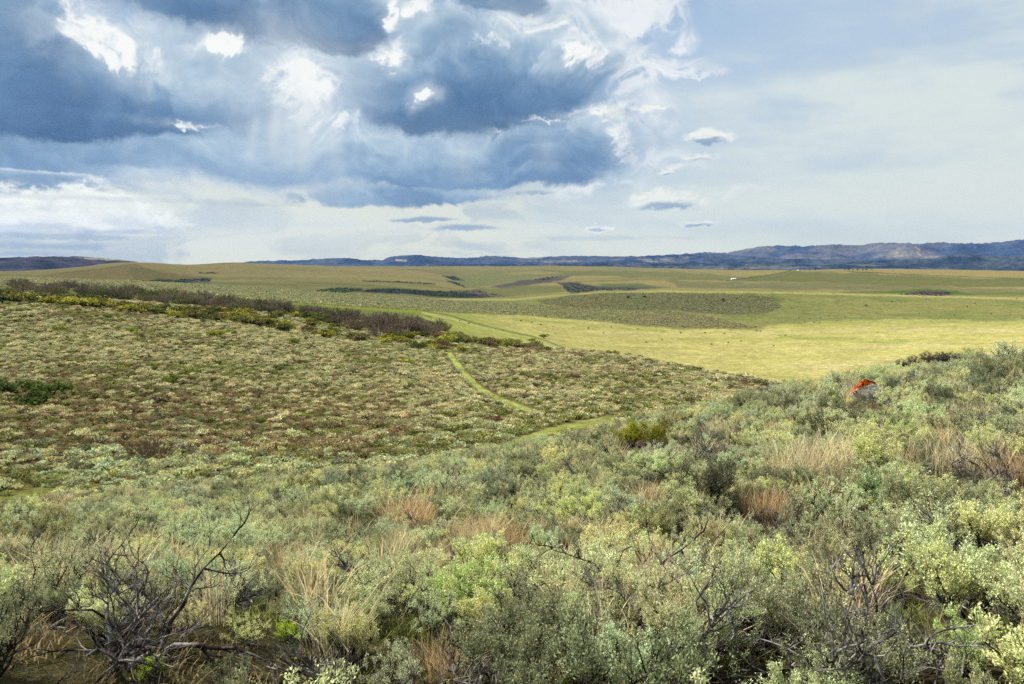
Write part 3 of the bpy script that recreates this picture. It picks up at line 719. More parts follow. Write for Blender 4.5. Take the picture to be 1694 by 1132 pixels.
def woody(name, big, small, mat, s1=5, s2=3):
    V1, Q1 = tubes(big, s1); V2, Q2 = tubes(small, s2)
    return mesh_from(name, np.concatenate([V1, V2]), [np.concatenate([Q1, Q2 + len(V1)])], [mat], None, True)

SAGE = []       # (foliage mesh, branches mesh)
for k, (H, sp, nl, fr) in enumerate([(.48, 1.2, 26, .97), (.53, 1.1, 26, .92), (.44, 1.35, 28, .97), (.54, 1.2, 20, .55), (.47, 1.25, 26, .85), (.54, 1.05, 24, .90), (.50, 1.2, 20, .38)]):
    big, small, tips, rng = skeleton(100 + k, H, sp)
    V, Q, sh = leaves_on(tips, rng, int(nl * 1.6), .019, .0082, t0=.45, frac=fr * .92, zmin=H * .50)
    SAGE.append((shaded('sage_foliage', V, Q, sh, M_LEAF, rng), woody('sage_branches', big, small, M_BARK)))
def puff(seed, n, sz, W=.5, H=.55, lobes=7, flat=.6):
    """small leaf-clump faces spread through a lumpy crown (plants tens of metres off)"""
    rng = np.random.RandomState(seed)
    cen = np.stack([rng.normal(0, .40, lobes) * W, rng.normal(0, .40, lobes) * W, H * rng.uniform(.35, .68, lobes)], -1)
    rad = rng.uniform(.35, .62, lobes) * min(W, H)
    li = rng.randint(0, lobes, n)
    d = norm(rng.normal(0, 1, (n, 3))); d[:, 2] = np.abs(d[:, 2]) * 1.0 - .35
    P = cen[li] + d * rad[li][:, None] * rng.uniform(.55, 1.05, (n, 1))
    P[:, 2] = P[:, 2].clip(.02)
    up = norm(d * .7 + rng.normal(0, .5, (n, 3)) + np.array([0, 0, .5]))
    side = norm(np.cross(up, rng.normal(0, 1, (n, 3))))
    s = sz * rng.uniform(.6, 1.3, (n, 1))
    V = np.stack([P - up * s * .5, P + side * s * .45, P + up * s * .6, P - side * s * .45], 1).reshape(-1, 3)
    return V, np.arange(n * 4).reshape(n, 4), rng.rand(n), rng, cen
def puff_mesh(name, seed, n, sz, mat=M_LEAF, W=.5, H=.55, lobes=7, stems=6, bark=M_BARK):
    V, Q, sh, rng, cen = puff(seed, n, sz, W, H, lobes)
    paths = []
    for i in range(min(stems, lobes)):
        p = cen[i]; paths.append((np.array([p * 0.06, p * .5 + rng.normal(0, .03, 3), p]), np.array([.022, .015, .008]) * (H / .55)))
    if not paths: return shaded(name, V, Q, sh, mat, rng)
    V2, Q2 = tubes(paths, 3)
    sh2 = .5 + .5 * np.sin(V[Q[:, 0], 0] * 9) + rng.normal(0, .15, n)
    F = np.concatenate([Q, Q2 + len(V)]); mi = np.r_[np.zeros(n), np.ones(len(Q2))]
    return mesh_from(name, np.concatenate([V, V2]), [F], [mat, bark], mi, False,
                     {'shade': ('FLOAT', 'FACE', np.r_[sh, np.zeros(len(Q2))]), 'shade2': ('FLOAT', 'FACE', np.r_[sh2.clip(0, 1), np.zeros(len(Q2))])})
SAGE_MID = [puff_mesh('sagebrush', 200 + k, 190, .105) for k in range(5)]
SAGE_FAR = [puff_mesh('sagebrush', 240 + k, 34, .30, stems=0) for k in range(3)]
SHRUB_FAR = [puff_mesh('shrub', 260 + k, 420, .20, M_LEAF2, 1.0, 1.15, 12) for k in range(4)]
def twiggy(name, seed, n, W, H, mat=M_TWIG):
    """leafless shrub: arching stems and a haze of fine twigs"""
    rng = np.random.RandomState(seed)
    paths = []; tw = []
    for i in range(44):
        a = rng.rand() * 2 * PI; t = rng.rand() ** .6 * .95
        P, d = branch(rng, np.array([math.cos(a), math.sin(a), 0]) * t * W * .55, np.array([math.cos(a) * t * .8, math.sin(a) * t * .8, 1]), H * rng.uniform(.70, 1.0) * (1 - .30 * t * t), 5, 0, -.05, .12)
        paths.append((P, np.linspace(.035, .012, 6) * H / 2.4)); tw.append(P)
    V2, Q2 = tubes(paths, 3)
    st = np.stack(tw)
    i = rng.randint(0, len(st), n); f = .3 + 4.7 * rng.rand(n) ** .7; j = np.minimum(f.astype(int), 4); f = (f - j)[:, None]
    P = st[i, j] * (1 - f) + st[i, j + 1] * f
    d = norm(norm(st[i, j + 1] - st[i, j]) + rng.normal(0, .6, (n, 3)))
    ln = H * .17 * rng.uniform(.5, 1.3, (n, 1)); side = norm(np.cross(d, rng.normal(0, 1, (n, 3)))) * H * .0075
    V = np.stack([P - side, P + side, P + d * ln + side * .3, P + d * ln - side * .3], 1).reshape(-1, 3)
    F = np.concatenate([np.arange(n * 4).reshape(n, 4), Q2 + n * 4])
    sh = np.r_[rng.rand(n), np.zeros(len(Q2))]
    return mesh_from(name, np.concatenate([V, V2]), [F], [mat], None, False, {'shade': ('FLOAT', 'FACE', sh), 'shade2': ('FLOAT', 'FACE', sh * 0 + .5)})
TWIG = [twiggy('leafless_shrub', 300 + k, 1500, 1.9, 2.3) for k in range(4)]
def grass(name, seed, n, H, W, w, lean=.35, head=False):
    rng = np.random.RandomState(seed)
    a = rng.rand(n) * 2 * PI; rr = rng.rand(n) ** .7 * W
    B = np.stack([np.cos(a) * rr, np.sin(a) * rr, np.zeros(n)], -1)
    h = H * rng.uniform(.5, 1.1, n); ln = rng.normal(0, lean, (n, 2)) + B[:, :2] / W * .25
    lv = [0, .4, .75, 1.0]; ring = []
    side = norm(np.stack([rng.normal(0, 1, n), rng.normal(0, 1, n), np.zeros(n)], -1))
    wd = [1, .9, 1.7 if head else .6, .25]
    for t, k in zip(lv, wd):
        c = B + np.stack([ln[:, 0] * h * t * t, ln[:, 1] * h * t * t, h * t * (1 - .12 * t)], -1)
        ring += [c - side * w * k * .5, c + side * w * k * .5]
    V = np.stack(ring, 1).reshape(-1, 3)
    b = np.arange(n)[:, None] * 8
    Q = np.concatenate([np.stack([b + k, b + k + 1, b + k + 3, b + k + 2], -1).reshape(-1, 4) for k in (0, 2, 4)])
    sh = rng.rand(n); return shaded(name, V, Q, np.tile(sh, 3), M_GRASS, rng)
TUFT = [grass('dry_grass', 400 + k, 90, .56, .17, .0042, .2, True) for k in range(3)]
TURF = [grass('low_grass', 420 + k, 46, .12, .16, .007, .5) for k in range(3)]
CLUMP = [grass('dry_grass_clump', 440 + k, 300, .60, .40, .0036, .22, True) for k in range(3)]
DEADM = []
for k, (H, sp, r0) in enumerate([(.75, 1.25, .015), (.62, 1.2, .011), (.70, 1.0, .011)]):
    big, small, tips, rng = skeleton(500 + k, H, sp, 8, 6, 5, r0, .30, .4, .05)
    DEADM.append(woody('bare_branches', big, small, M_PALE if k == 0 else M_DEAD, 6, 3))
GREEN = []
for k in range(3):
    big, small, tips, rng = skeleton(520 + k, .72, .75, 8, 6, 5)
    V, Q, sh = leaves_on(tips, rng, 22, .026, .015, upb=.3)
    GREEN.append((shaded('green_foliage', V, Q, sh, M_LEAF2, rng), woody('green_branches', big, small, M_BARK)))

# ------------------------------------------------------------------ scattering
def scatter(name, pts, rotz, scl, idx, tint, variants, label=None, cat=None, tilt=None):
    """one 'stuff' object: its points carry plants that already stand in the scene"""
    n = len(pts)
    rot = np.zeros((n, 3)); rot[:, 2] = rotz
    if tilt is not None: rot[:, :2] = tilt
    me = bpy.data.meshes.new(name); me.vertices.add(n); me.vertices.foreach_set('co', np.asarray(pts, np.float32).ravel())
    for nm, ty, ar in (('rot', 'FLOAT_VECTOR', rot), ('tint', 'FLOAT_VECTOR', tint), ('scl', 'FLOAT_VECTOR', scl)):
        a = me.attributes.new(nm, ty, 'POINT'); a.data.foreach_set('vector', np.asarray(ar, np.float32).ravel())
    a = me.attributes.new('idx', 'INT', 'POINT'); a.data.foreach_set('value', np.asarray(idx, np.int32))
    o = link(name, me)
    ng = bpy.data.node_groups.new(name + '_scatter', 'GeometryNodeTree')
    ng.interface.new_socket('Geometry', in_out='INPUT', socket_type='NodeSocketGeometry')
    ng.interface.new_socket('Geometry', in_out='OUTPUT', socket_type='NodeSocketGeometry')
    N, L = ng.nodes.new, ng.links.new
    gi = N('NodeGroupInput'); go = N('NodeGroupOutput'); jg = N('GeometryNodeJoinGeometry')
    def attr(nm, ty):
        a = N('GeometryNodeInputNamedAttribute'); a.data_type = ty; a.inputs['Name'].default_value = nm; return a.outputs['Attribute']
    ra, sa, ia = attr('rot', 'FLOAT_VECTOR'), attr('scl', 'FLOAT_VECTOR'), attr('idx', 'INT')
    er = N('FunctionNodeEulerToRotation'); L(ra, er.inputs[0])
    for k, objs in enumerate(variants):
        cmp_ = N('FunctionNodeCompare'); cmp_.data_type = 'INT'; cmp_.operation = 'EQUAL'; L(ia, cmp_.inputs[2]); cmp_.inputs[3].default_value = k
        for ob in objs:
            ip = N('GeometryNodeInstanceOnPoints'); oi = N('GeometryNodeObjectInfo'); oi.inputs['Object'].default_value = ob
            oi.inputs['As Instance'].default_value = False; oi.transform_space = 'ORIGINAL'
            L(gi.outputs[0], ip.inputs['Points']); L(cmp_.outputs[0], ip.inputs['Selection']); L(oi.outputs['Geometry'], ip.inputs['Instance'])
            L(er.outputs[0], ip.inputs['Rotation']); L(sa, ip.inputs['Scale']); L(ip.outputs[0], jg.inputs[0])
    L(jg.outputs[0], go.inputs[0])
    md = o.modifiers.new('scatter', 'NODES'); md.node_group = ng
    return tag(o, label, cat, kind='stuff')
def sector(r0, r1, sp, seed, a=.70, jit=.46):
    """jittered, even cover of the slope inside the field of view (and a little to each side)"""
    rng = np.random.RandomState(seed)
    xs = np.arange(-r1, r1, sp); ys = np.arange(0 if r0 > 5 else -2, r1, sp)
    X, Y = np.meshgrid(xs, ys); X = X + rng.uniform(-jit, jit, X.shape) * sp; Y = Y + rng.uniform(-jit, jit, Y.shape) * sp
    r = np.hypot(X, Y); an = np.arctan2(X, Y)
    k = (r >= r0) & (r < r1) & (np.abs(an) < a)
    x, y = X[k], Y[k]; z = ground_z(x, y); u, v = to_px(x, y, z)
    return x, y, z, u, v, np.hypot(x, y), rng
def seen(x, y, z, h):
    """can the camera see a plant of height h standing here?"""
    a = np.arctan2(x, y); r = np.hypot(x, y)
    i = ((a + AZ_MAX) / (2 * AZ_MAX) * (NA - 1)).astype(int).clip(0, NA - 1)
    j = ((np.log(r * .97) - LR0) / (LR1 - LR0) * (NR - 1)).astype(int).clip(0, NR - 1)
    return (z + h) / r >= MAXSL[j, i]
def track_dist(u, v):
    return np.minimum(np.minimum(pdist(u, v, TRACK1, False) / 7.0, pdist(u, v - 3, TRACK2, False) / 10), pdist(u, v - 4, TRACK3, False) / 11)

def spc(*c): return A3(srgb(*c)) * PLANT_ALB
PLANT_ALB = 1.16
PAL_NEAR = [1.06 * q for q in (spc(193, 197, 150), spc(185, 193, 154), spc(201, 200, 144), spc(181, 184, 139), spc(156, 158, 119), spc(194, 196, 138), spc(132, 135, 102))]
PAL_MID = [.93 * q for q in (spc(204, 196, 150), spc(196, 192, 148), spc(187, 186, 144), spc(200, 188, 140), spc(176, 172, 126), spc(186, 182, 134), spc(162, 160, 114))]
def pick(pal, rng, n, jit=.10):
    c = np.stack(pal)[rng.randint(0, len(pal), n)]
    return c * rng.uniform(1 - jit, 1 + jit, (n, 1)) * rng.uniform(.96, 1.04, (n, 3))
def tint_for(x, y, u, v, r, rng):
    n = len(x)
    near, mid = pick(PAL_NEAR, rng, n), pick(PAL_MID, rng, n, .14)
    near = near * (1 - .16 * sstep(38, 60, r))[:, None]
    k = sstep(62, 100, r + 25 * fbm(x * .05, y * .05, 3, 91))[:, None]
    c = near * (1 - k) + mid * k
    valley = (sstep(775, 740, v) < .5) | (r < 80)
    z1 = fbm(x * .028, y * .028, 4, 93); z2 = fbm(x * .06, y * .06, 4, 96)
    br = ((z1 > .20) & (rng.rand(n) < .4) & (r > 62)) | ((r > 50) & (rng.rand(n) < .04))
    c[br] = (spc(138, 124, 92) * rng.uniform(.75, 1.25, (n, 1)))[br]
    gr = ((z2 > .18) & (rng.rand(n) < .5) & (r > 60)) | ((r > 50) & (rng.rand(n) < .05))
    c[gr] = (spc(136, 138, 82) * rng.uniform(.75, 1.3, (n, 1)))[gr]
    dk = (rng.rand(n) < .16) & (r > 9); c[dk] *= .60
    # lower left of the far slope: browner and greener scrub
    ll = sstep(760, 560, u) * sstep(610, 660, v) * sstep(780, 730, v) * (r > 62)
    q = (rng.rand(n) < .5 * ll)
    pr = pick([spc(122, 108, 78), spc(112, 114, 64), spc(140, 122, 88), spc(168, 154, 112)], rng, n, .16)
    c[q] = pr[q]
    return c
def setup(o, x, y, z, rz, s, tint=None, sink=.02):
    o.location = (x, y, z - sink); o.rotation_euler = (0, 0, rz); o.scale = (s, s, s) if np.isscalar(s) else s
    return o
# ------------------------------------------------------------------ landmarks of the near slope
def empty(name, x, y, z, rz=0, s=1.0):
    o = bpy.data.objects.new(name, None); col.objects.link(o)
    o.empty_display_size = .2
    return setup(o, x, y, z, rz, s)
def plant(kind, meshes, names, x, y, z, rz, s, tint, label, cat, group=None, sink=.02):
    """a thing of several parts; plants seen only a few pixels high are one mesh"""
    if len(meshes) == 1:
        o = link(kind, meshes[0]); setup(o, x, y, z, rz, s, sink=sink); o['tint'] = [float(q) for q in tint]
    else:
        o = empty(kind, x, y, z, rz, s); o.location.z = z - sink
        for me, nm in zip(meshes, names):
            c = link(nm, me, o); c['tint'] = [float(q) for q in tint]
    return tag(o, label, cat, group)
blocked = []            # (x, y, radius) kept free of sagebrush
rs = random.Random(5)
open_view = []          # (azimuth, half angle, r0, r1): nothing tall grows right in front of a landmark
def keep_view(x, y, half, back=None):
    r = math.hypot(x, y); back = back or (.80 if r < 12 else .90)
    open_view.append((math.atan2(x, y), half / r, r * back, r * 1.01))

def boulder_mesh(name, seed, L_, W_, H_, mat, n=(40, 26)):
    rng = np.random.RandomState(seed)
    th = np.linspace(0, 2 * PI, n[0], endpoint=False); ph = np.linspace(0, PI, n[1])
    T_, P_ = np.meshgrid(th, ph)
    d = np.stack([np.cos(T_) * np.sin(P_), np.sin(T_) * np.sin(P_), np.cos(P_)], -1)
    r = np.ones(T_.shape)
    for k in range(16):          # chop by random planes: broken, angular rock
        nn = norm(rng.normal(0, 1, 3) * np.array([1, 1, .8])); h = rng.uniform(.62, .92)
        dt = (d * nn).sum(-1); r = np.where(dt > 1e-3, np.minimum(r, h / np.maximum(dt, 1e-3)), r)
    r = r * (1 + .05 * fbm(T_ * 3 + 2, P_ * 6, 4, seed))
    V = d * r[..., None] * np.array([L_, W_, H_])
    i = np.arange(n[1] - 1)[:, None] * n[0]; j = np.arange(n[0])[None]; j2 = (j + 1) % n[0]
    Q = np.stack([i + j, i + n[0] + j, i + n[0] + j2, i + j2], -1).reshape(-1, 4)
    return mesh_from(name, V.reshape(-1, 3), [Q], [mat], None, False)
def rock_mat(name, lichen):
    m, nt, N, L = new_mat(name); tc = N('ShaderNodeTexCoord')
    def noise(s, d=5, r=.6):
        n = N('ShaderNodeTexNoise'); n.inputs['Scale'].default_value = s; n.inputs['Detail'].default_value = d; n.inputs['Roughness'].default_value = r; L(tc.outputs['Object'], n.inputs['Vector']); return n.outputs[0]
    def mixc(f, a, b):
        x = N('ShaderNodeMix'); x.data_type = 'RGBA'; L(f, x.inputs[0])
        for q, s in ((a, x.inputs[6]), (b, x.inputs[7])):
            if isinstance(q, tuple): s.default_value = (*q, 1)
            else: L(q, s)
        return x.outputs[2]
    def ramp(f, a, b):
        x = N('ShaderNodeMapRange'); L(f, x.inputs[0]); x.inputs[1].default_value = a; x.inputs[2].default_value = b; return x.outputs[0]
    base = mixc(ramp(noise(7), .4, .62), (.30, .28, .21), (.72, .69, .52))
    if lichen:
        sp = N('ShaderNodeSeparateXYZ'); L(tc.outputs['Object'], sp.inputs[0])
        a = N('ShaderNodeMath'); a.operation = 'MULTIPLY_ADD'; L(sp.outputs[0], a.inputs[0]); a.inputs[1].default_value = -.75; L(noise(3.2), a.inputs[2])
        b = N('ShaderNodeMath'); b.operation = 'MULTIPLY_ADD'; L(sp.outputs[2], b.inputs[0]); b.inputs[1].default_value = .9; L(a.outputs[0], b.inputs[2])
        org = mixc(ramp(noise(11), .42, .6), (.10, .010, .005), (.44, .085, .010))
        base = mixc(ramp(b.outputs[0], .66, .78), base, org)
        base = mixc(ramp(noise(24, 3), .62, .66), base, (.05, .045, .04))
    d = N('ShaderNodeBsdfDiffuse'); L(base, d.inputs[0])
    bp = N('ShaderNodeBump'); bp.inputs['Distance'].default_value = .03; L(noise(16, 7, .7), bp.inputs['Height']); L(bp.outputs[0], d.inputs['Normal'])
    o = N('ShaderNodeOutputMaterial'); L(d.outputs[0], o.inputs[0]); return m
M_LICH = rock_mat('lichen_rock', True); M_ROCK = rock_mat('pale_rock', False)
def px_m(x, y, z): return FPX / (y * math.cos(PITCH) - z * math.sin(PITCH))     # photo pixels per metre there

def rock(name, u, v, wpx, hpx, seed, mat, label, rz, tilt, dp=.8, lift=.15):
    x, y, z = at(u, v, 8, 62); k = px_m(x, y, z)
    me = boulder_mesh(name, seed, wpx / k * .5, wpx / k * .5 * dp, hpx / k * .75, mat)
    o = link(name, me); o.location = (x, y, z + hpx / k * lift); o.rotation_euler = (0, R(tilt), R(rz)); blocked.append((x, y, wpx / k * .55))
    keep_view(x, y, wpx / k * .62, .80)
    return tag(o, label, 'boulder' if 'boulder' in name else 'rock')
rock('boulder', 1433, 667, 66, 30, 4, M_LICH, 'boulder covered in bright orange lichen with a pale grey lower face', 8, 14, .5, .55)
rock('rock', 1401, 653, 18, 14, 9, M_ROCK, 'small grey rock half hidden just left of the orange lichen boulder', 20, 0, .8, .6)
rock('rock', 1046, 731, 30, 14, 12, M_ROCK, 'pale rounded rock half under the broad yellow-green shrub', -20, -14, .7, .9)
rock('rock', 990, 792, 12, 8, 15, M_ROCK, 'small bluish grey stone among dark sagebrush stems on the near slope', 40, 0, .8, .6)

def green(u, v, hpx, tint, label, var, kind='green_shrub', cat='shrub', wide=1.0, group=None):
    x, y, z = at(u, v, 3.3, 62); k = px_m(x, y, z); s = hpx / k / .82
    o = plant(kind, GREEN[var], ('foliage', 'branches'), x, y, z, rs.uniform(0, 6), (s * wide, s * wide, s), tint, label, cat, group)
    blocked.append((x, y, .34 * s * wide)); keep_view(x, y, .28 * s * wide); return o
YG, OL, DG = spc(160, 160, 40), spc(112, 110, 32), spc(96, 116, 56)
green(470, 838, 34, OL, 'lower of two olive yellow-green shrubs on the left of the near slope', 0)
green(497, 832, 50, OL * .9, 'taller dark olive shrub beside a lower one left of centre', 1)
green(925, 757, 30, YG, 'small bright yellow-green shrub between the pale rock and the valley track', 2)
green(1046, 742, 48, YG * .85, 'left half of the broad yellow-green shrub, grown over the pale rock', 0, wide=1.35)
green(1085, 746, 52, OL, 'dark olive shrub growing against the right side of the yellow-green one', 1, wide=1.4)
green(800, 770, 22, OL * 1.1, 'low olive shrub at the far edge of the near slope, above the valley', 2, wide=1.3)
green(1165, 925, 46, spc(176, 188, 40), 'vivid yellow-green leafy sprig among grey branches right of centre', 2, wide=.8)
green(1215, 672, 22, DG, 'small dark green shrub on the crest of the near ridge, left of the boulder', 0, wide=1.4)
green(1290, 668, 14, YG * .8, 'low green patch shrub below the crest near the meadow corner', 1, wide=2.0)
green(1640, 960, 60, spc(120, 140, 60), 'fresh green leafy shrub near the right edge of the near slope', 1, wide=1.4)
green(480, 1060, 40, spc(164, 184, 60), 'fresh yellow-green low shrub in the foreground, right of the big bare bush', 2, wide=1.5)
green(250, 1120, 40, spc(158, 178, 66), 'fresh green leafy shrub at the foot of the big bare bush', 0, wide=1.4)

def r_ok(x, y): return math.hypot(x, y) < 12
def dead(u, v, hpx, label, var, rz=0., wide=1.0, group=None):
    x, y, z = at(u, v, 3.4, 62); k = px_m(x, y, z); s = hpx / k / .80
    o = link('bare_sagebrush', DEADM[var]); setup(o, x, y, z, rz, (s * wide, s * wide, s)); tag(o, label, 'dead bush', group)
    blocked.append((x, y, .30 * s)); keep_view(x, y, .36 * s * wide, .74 if r_ok(x, y) else None); return o
DG_ = 'bare grey bushes on the near slope'
dead(205, 1098, 250, 'big leafless grey sagebrush with twisted weathered branches, lower left foreground', 0, .6, 1.1)
dead(78, 1040, 120, 'leafless grey bush just left of and behind the big bare one', 1, 2., 1.2, DG_)
dead(90, 1128, 60, 'low spread of bleached grey branches at the lower left corner', 2, 4., 2.2, DG_)
dead(1225, 862, 70, 'tangled grey leafless bush right of centre, behind the vivid yellow-green sprig', 1, 1., 1.6, DG_)
dead(1090, 850, 75, 'dark bare bush left of the grey tangle right of centre', 2, 3., 1.3, DG_)
dead(700, 850, 60, 'bare dark bush just behind the orange grass in the centre', 0, 5., 1.3, DG_)
dead(570, 905, 80, 'bare twisted bush left of the orange grass in the centre', 1, 0., 1.3, DG_)
dead(1450, 1010, 100, 'sprawl of bare grey branches in the right foreground', 0, 2.4, 1.6, DG_)
dead(770, 1020, 80, 'bare dark twigs below the big pale bush in the centre foreground', 2, 1.4, 1.3, DG_)
dead(960, 930, 70, 'thin bleached branches right of the big pale bush in the centre', 1, .3, 1.6, DG_)
dead(1015, 705, 42, 'dark forked bare bush standing at the end of the valley track', 2, 2., .9, DG_)
dead(1250, 1080, 90, 'bare grey brown branches in the bottom foreground, right of centre', 2, 5.2, 1.5, DG_)
dead(520, 1120, 90, 'bleached pale twigs at the bottom edge, left of centre', 1, 3.2, 1.6, DG_)
dead(1180, 755, 42, 'dark leaning bare bush on the slope right of the yellow-green shrubs', 0, 4.4, 1.6, DG_)
dead(1630, 1040, 80, 'dark bare branches near the right edge of the foreground', 0, .2, 1.5, DG_)
dead(880, 800, 34, 'small bare dark bush up the slope in the centre', 1, 3.9, 1.4, DG_)
dead(1350, 760, 40, 'bare grey bush up the right slope, below the boulder', 2, 2.9, 1.5, DG_)
dead(420, 1010, 70, 'thin grey leafless bush between the big bare one and the pale bushes', 1, 5.9, 1.3, DG_)

# tall dry grass clumps
def tuft(u, v, hpx, tint, label, n=3, spread=.22, group=None):
    x, y, z = at(u, v, 3.4, 62); k = px_m(x, y, z); s = hpx / k / .5
    o = link('dry_grass_clump', CLUMP[n % 3]); setup(o, x, y, z, rs.uniform(0, 6), (s * 1.1, s * 1.1, s * .9)); keep_view(x, y, .25 * s); blocked.append((x, y, .22 * s)); o['tint'] = [float(q) for q in tint]
    return tag(o, label, 'grass', group)
ORG, TAN = spc(194, 168, 126), spc(198, 187, 150)
TG = 'dry grass clumps on the near slope'
for (u, v, h, t, lb) in [
    (78, 862, 44, ORG, 'orange dry grass clump at the left edge of the near slope'), (118, 905, 40, ORG, 'orange grass clump just below the one at the left edge'),
    (165, 900, 36, ORG * .95, 'orange brown grass clump above the big bare bush'), (672, 880, 60, ORG, 'left tall orange grass clump in the centre of the slope'),
    (700, 872, 66, ORG, 'tallest orange grass clump in the centre of the slope'), (762, 908, 56, ORG * .95, 'orange grass clump directly behind the big pale bush'),
    (800, 905, 50, ORG, 'right orange grass clump behind the big pale bush'), (845, 910, 52, ORG * .9, 'brownish orange grass clump at the right end of the centre row'),
    (690, 960, 60, ORG * .9, 'rusty grass clump at the left flank of the big pale bush'), (610, 1000, 60, ORG * .9, 'rusty grass clump left of the big pale bush, lower down'),
    (1320, 800, 70, TAN, 'tan tall grass clump left of the dark bush on the right slope'), (1350, 790, 76, TAN, 'tallest tan grass clump on the right slope'),
    (1390, 785, 74, TAN * .97, 'tan grass clump right beside the tallest one, right slope'), (1290, 858, 54, ORG * .9, 'orange grass clump below the tan ones on the right slope'),
    (1250, 850, 46, ORG * .85, 'orange brown grass clump beside the grey bare tangle'), (1570, 780, 60, TAN, 'tan grass clump on the right slope near the frame edge'),
    (1640, 775, 60, TAN, 'tan grass clump at the far right of the slope'), (1690, 800, 60, ORG, 'orange tinted grass clump at the right frame edge'),
    (1600, 700, 36, TAN * .9, 'tan grass clump below the crest at upper right'), (330, 980, 60, ORG * .95, 'orange brown grass clump right of the big bare bush'),
    (470, 950, 56, ORG * .95, 'orange grass clump left of centre, beyond the bare twigs'), (730, 1110, 60, ORG * .9, 'orange grass clump at the bottom edge, centre'),
    (890, 1125, 56, ORG * .9, 'orange grass clump at the bottom edge, just right of centre'), (1110, 770, 36, TAN, 'tan grass clump right of the yellow-green shrubs')]:
    tuft(u, v, h, t, lb, rs.randrange(3), group=TG)

# ------------------------------------------------------------------ sagebrush of the near slope
def near_field():
    x, y, z, u, v, r, rng = sector(3.0, 50, .43, 11, .74)
    keep = np.ones(len(x), bool)
    for bx, by, br in blocked: keep &= np.hypot(x - bx, y - by) > br
    an = np.arctan2(x, y)
    for a_, h_, r0, r1 in open_view: keep &= ~((np.abs(an - a_) < h_) & (r > r0) & (r < r1))
    keep &= track_dist(u, v) > 1
    keep &= rng.rand(len(x)) > .08 + .38 * sstep(4, 8, r) * sstep(.0, .4, fbm(x * .6, y * .6, 3, 59))
    x, y, z, u, v, r = [q[keep] for q in (x, y, z, u, v, r)]
    n = len(x)
    sc_ = .73 * np.exp(rng.normal(0, .26, n)) * (1.0 + .25 * sstep(-.2, .4, fbm(x * .3, y * .3, 3, 55))) * 1.0
    sc_ = np.where((u < 700) & (r > 36), sc_ * .8, sc_)
    xy = sc_ * rng.uniform(.95, 1.3, n)
    vi = rng.randint(0, 7, n); rz = rng.uniform(0, 6.28, n)
    tn = tint_for(x, y, u, v, r, rng)
    vis = seen(x, y, z, .5 * sc_) & (u > -20) & (u < 1714)
    tu, tv = to_px(x, y, z + .55 * sc_)
    vis &= tv < 1120
    score = np.where(vis, sc_ / r, 0)
    # two bushes placed by eye: the big pale one in the centre, the dark one on the right slope
    order = np.argsort(-score)[:284]
    return x, y, z, u, v, r, sc_, xy, vi, rz, tn, order
FX, FY, FZ, FU, FV, FR, FS, FXY, FVI, FRZ, FT, ORDER = near_field()
LAND = [(205, 1040, 'the big bare bush'), (1431, 650, 'the orange lichen boulder'), (485, 822, 'the pair of olive shrubs'), (1060, 735, 'the broad yellow-green shrub'),
        (700, 860, 'the tallest orange grass clump'), (1350, 780, 'the tallest tan grass clump'), (1225, 850, 'the tangled grey bush'), (1165, 915, 'the vivid yellow-green sprig'),
        (1450, 1000, 'the sprawl of bare branches'), (78, 845, 'the leftmost orange grass clump'), (770, 1010, 'the bare dark centre twigs'),
        (520, 1100, 'the bleached bottom twigs'), (1640, 950, 'the fresh green right-hand shrub'), (960, 915, 'the thin bleached branches')]
ORD = ['nearest', 'second nearest', 'third nearest', 'fourth nearest', 'fifth nearest', 'sixth nearest', 'seventh nearest', 'eighth nearest', 'ninth nearest', 'tenth nearest',
       'eleventh nearest', 'twelfth nearest', 'thirteenth nearest', 'fourteenth nearest', 'fifteenth nearest', 'sixteenth nearest', 'seventeenth nearest', 'eighteenth nearest']
def colour_word(t):
    r, g, b = t
    if g > r * 1.12 and b > r * .62: return 'pale blue-green'
    if b < g * .45: return 'yellowish green'
    if g > r * 1.04: return 'silvery green'
    return 'greyish tan'
def labels_for(us, vs, tints, land, noun, maxn=18):
    rel = []
    for i, (u, v) in enumerate(zip(us, vs)):
        k = min(range(len(land)), key=lambda q: math.hypot((u - land[q][0]), (v - land[q][1]) * 1.6))
        dx, dy = u - land[k][0], (v - land[k][1]) * 1.6
        d = 'right of' if dx > abs(dy) else 'left of' if -dx > abs(dy) else 'in front of' if dy > 0 else 'behind'
        rel.append((k, d, math.hypot(dx, dy)))
    out = [None] * len(us); grp = {}
    for i, (k, d, q) in enumerate(rel): grp.setdefault((k, d), []).append((q, i))
    for (k, d), L_ in grp.items():
        L_.sort()
        for n, (q, i) in enumerate(L_):
            pos = (ORD[n] + ' one ') if n < len(ORD) else 'farther off, '
            out[i] = '%s %s, %s%s %s' % (colour_word(tints[i]), noun, pos, d, land[k][2])
    return out
hostF, hostB = {}, {}
LB = labels_for([FU[i] for i in ORDER], [FV[i] - 20 for i in ORDER], [FT[i] for i in ORDER], LAND, 'sagebrush')
for q, i in enumerate(ORDER):
    k = int(FVI[i])
    o = plant('sagebrush', SAGE[k], ('foliage', 'branches'), FX[i], FY[i], FZ[i], FRZ[i], (FXY[i], FXY[i], FS[i]), FT[i], LB[q], 'sagebrush', 'sagebrush on the near slope')
    if k not in hostF: hostF[k], hostB[k] = o.children[0], o.children[1]
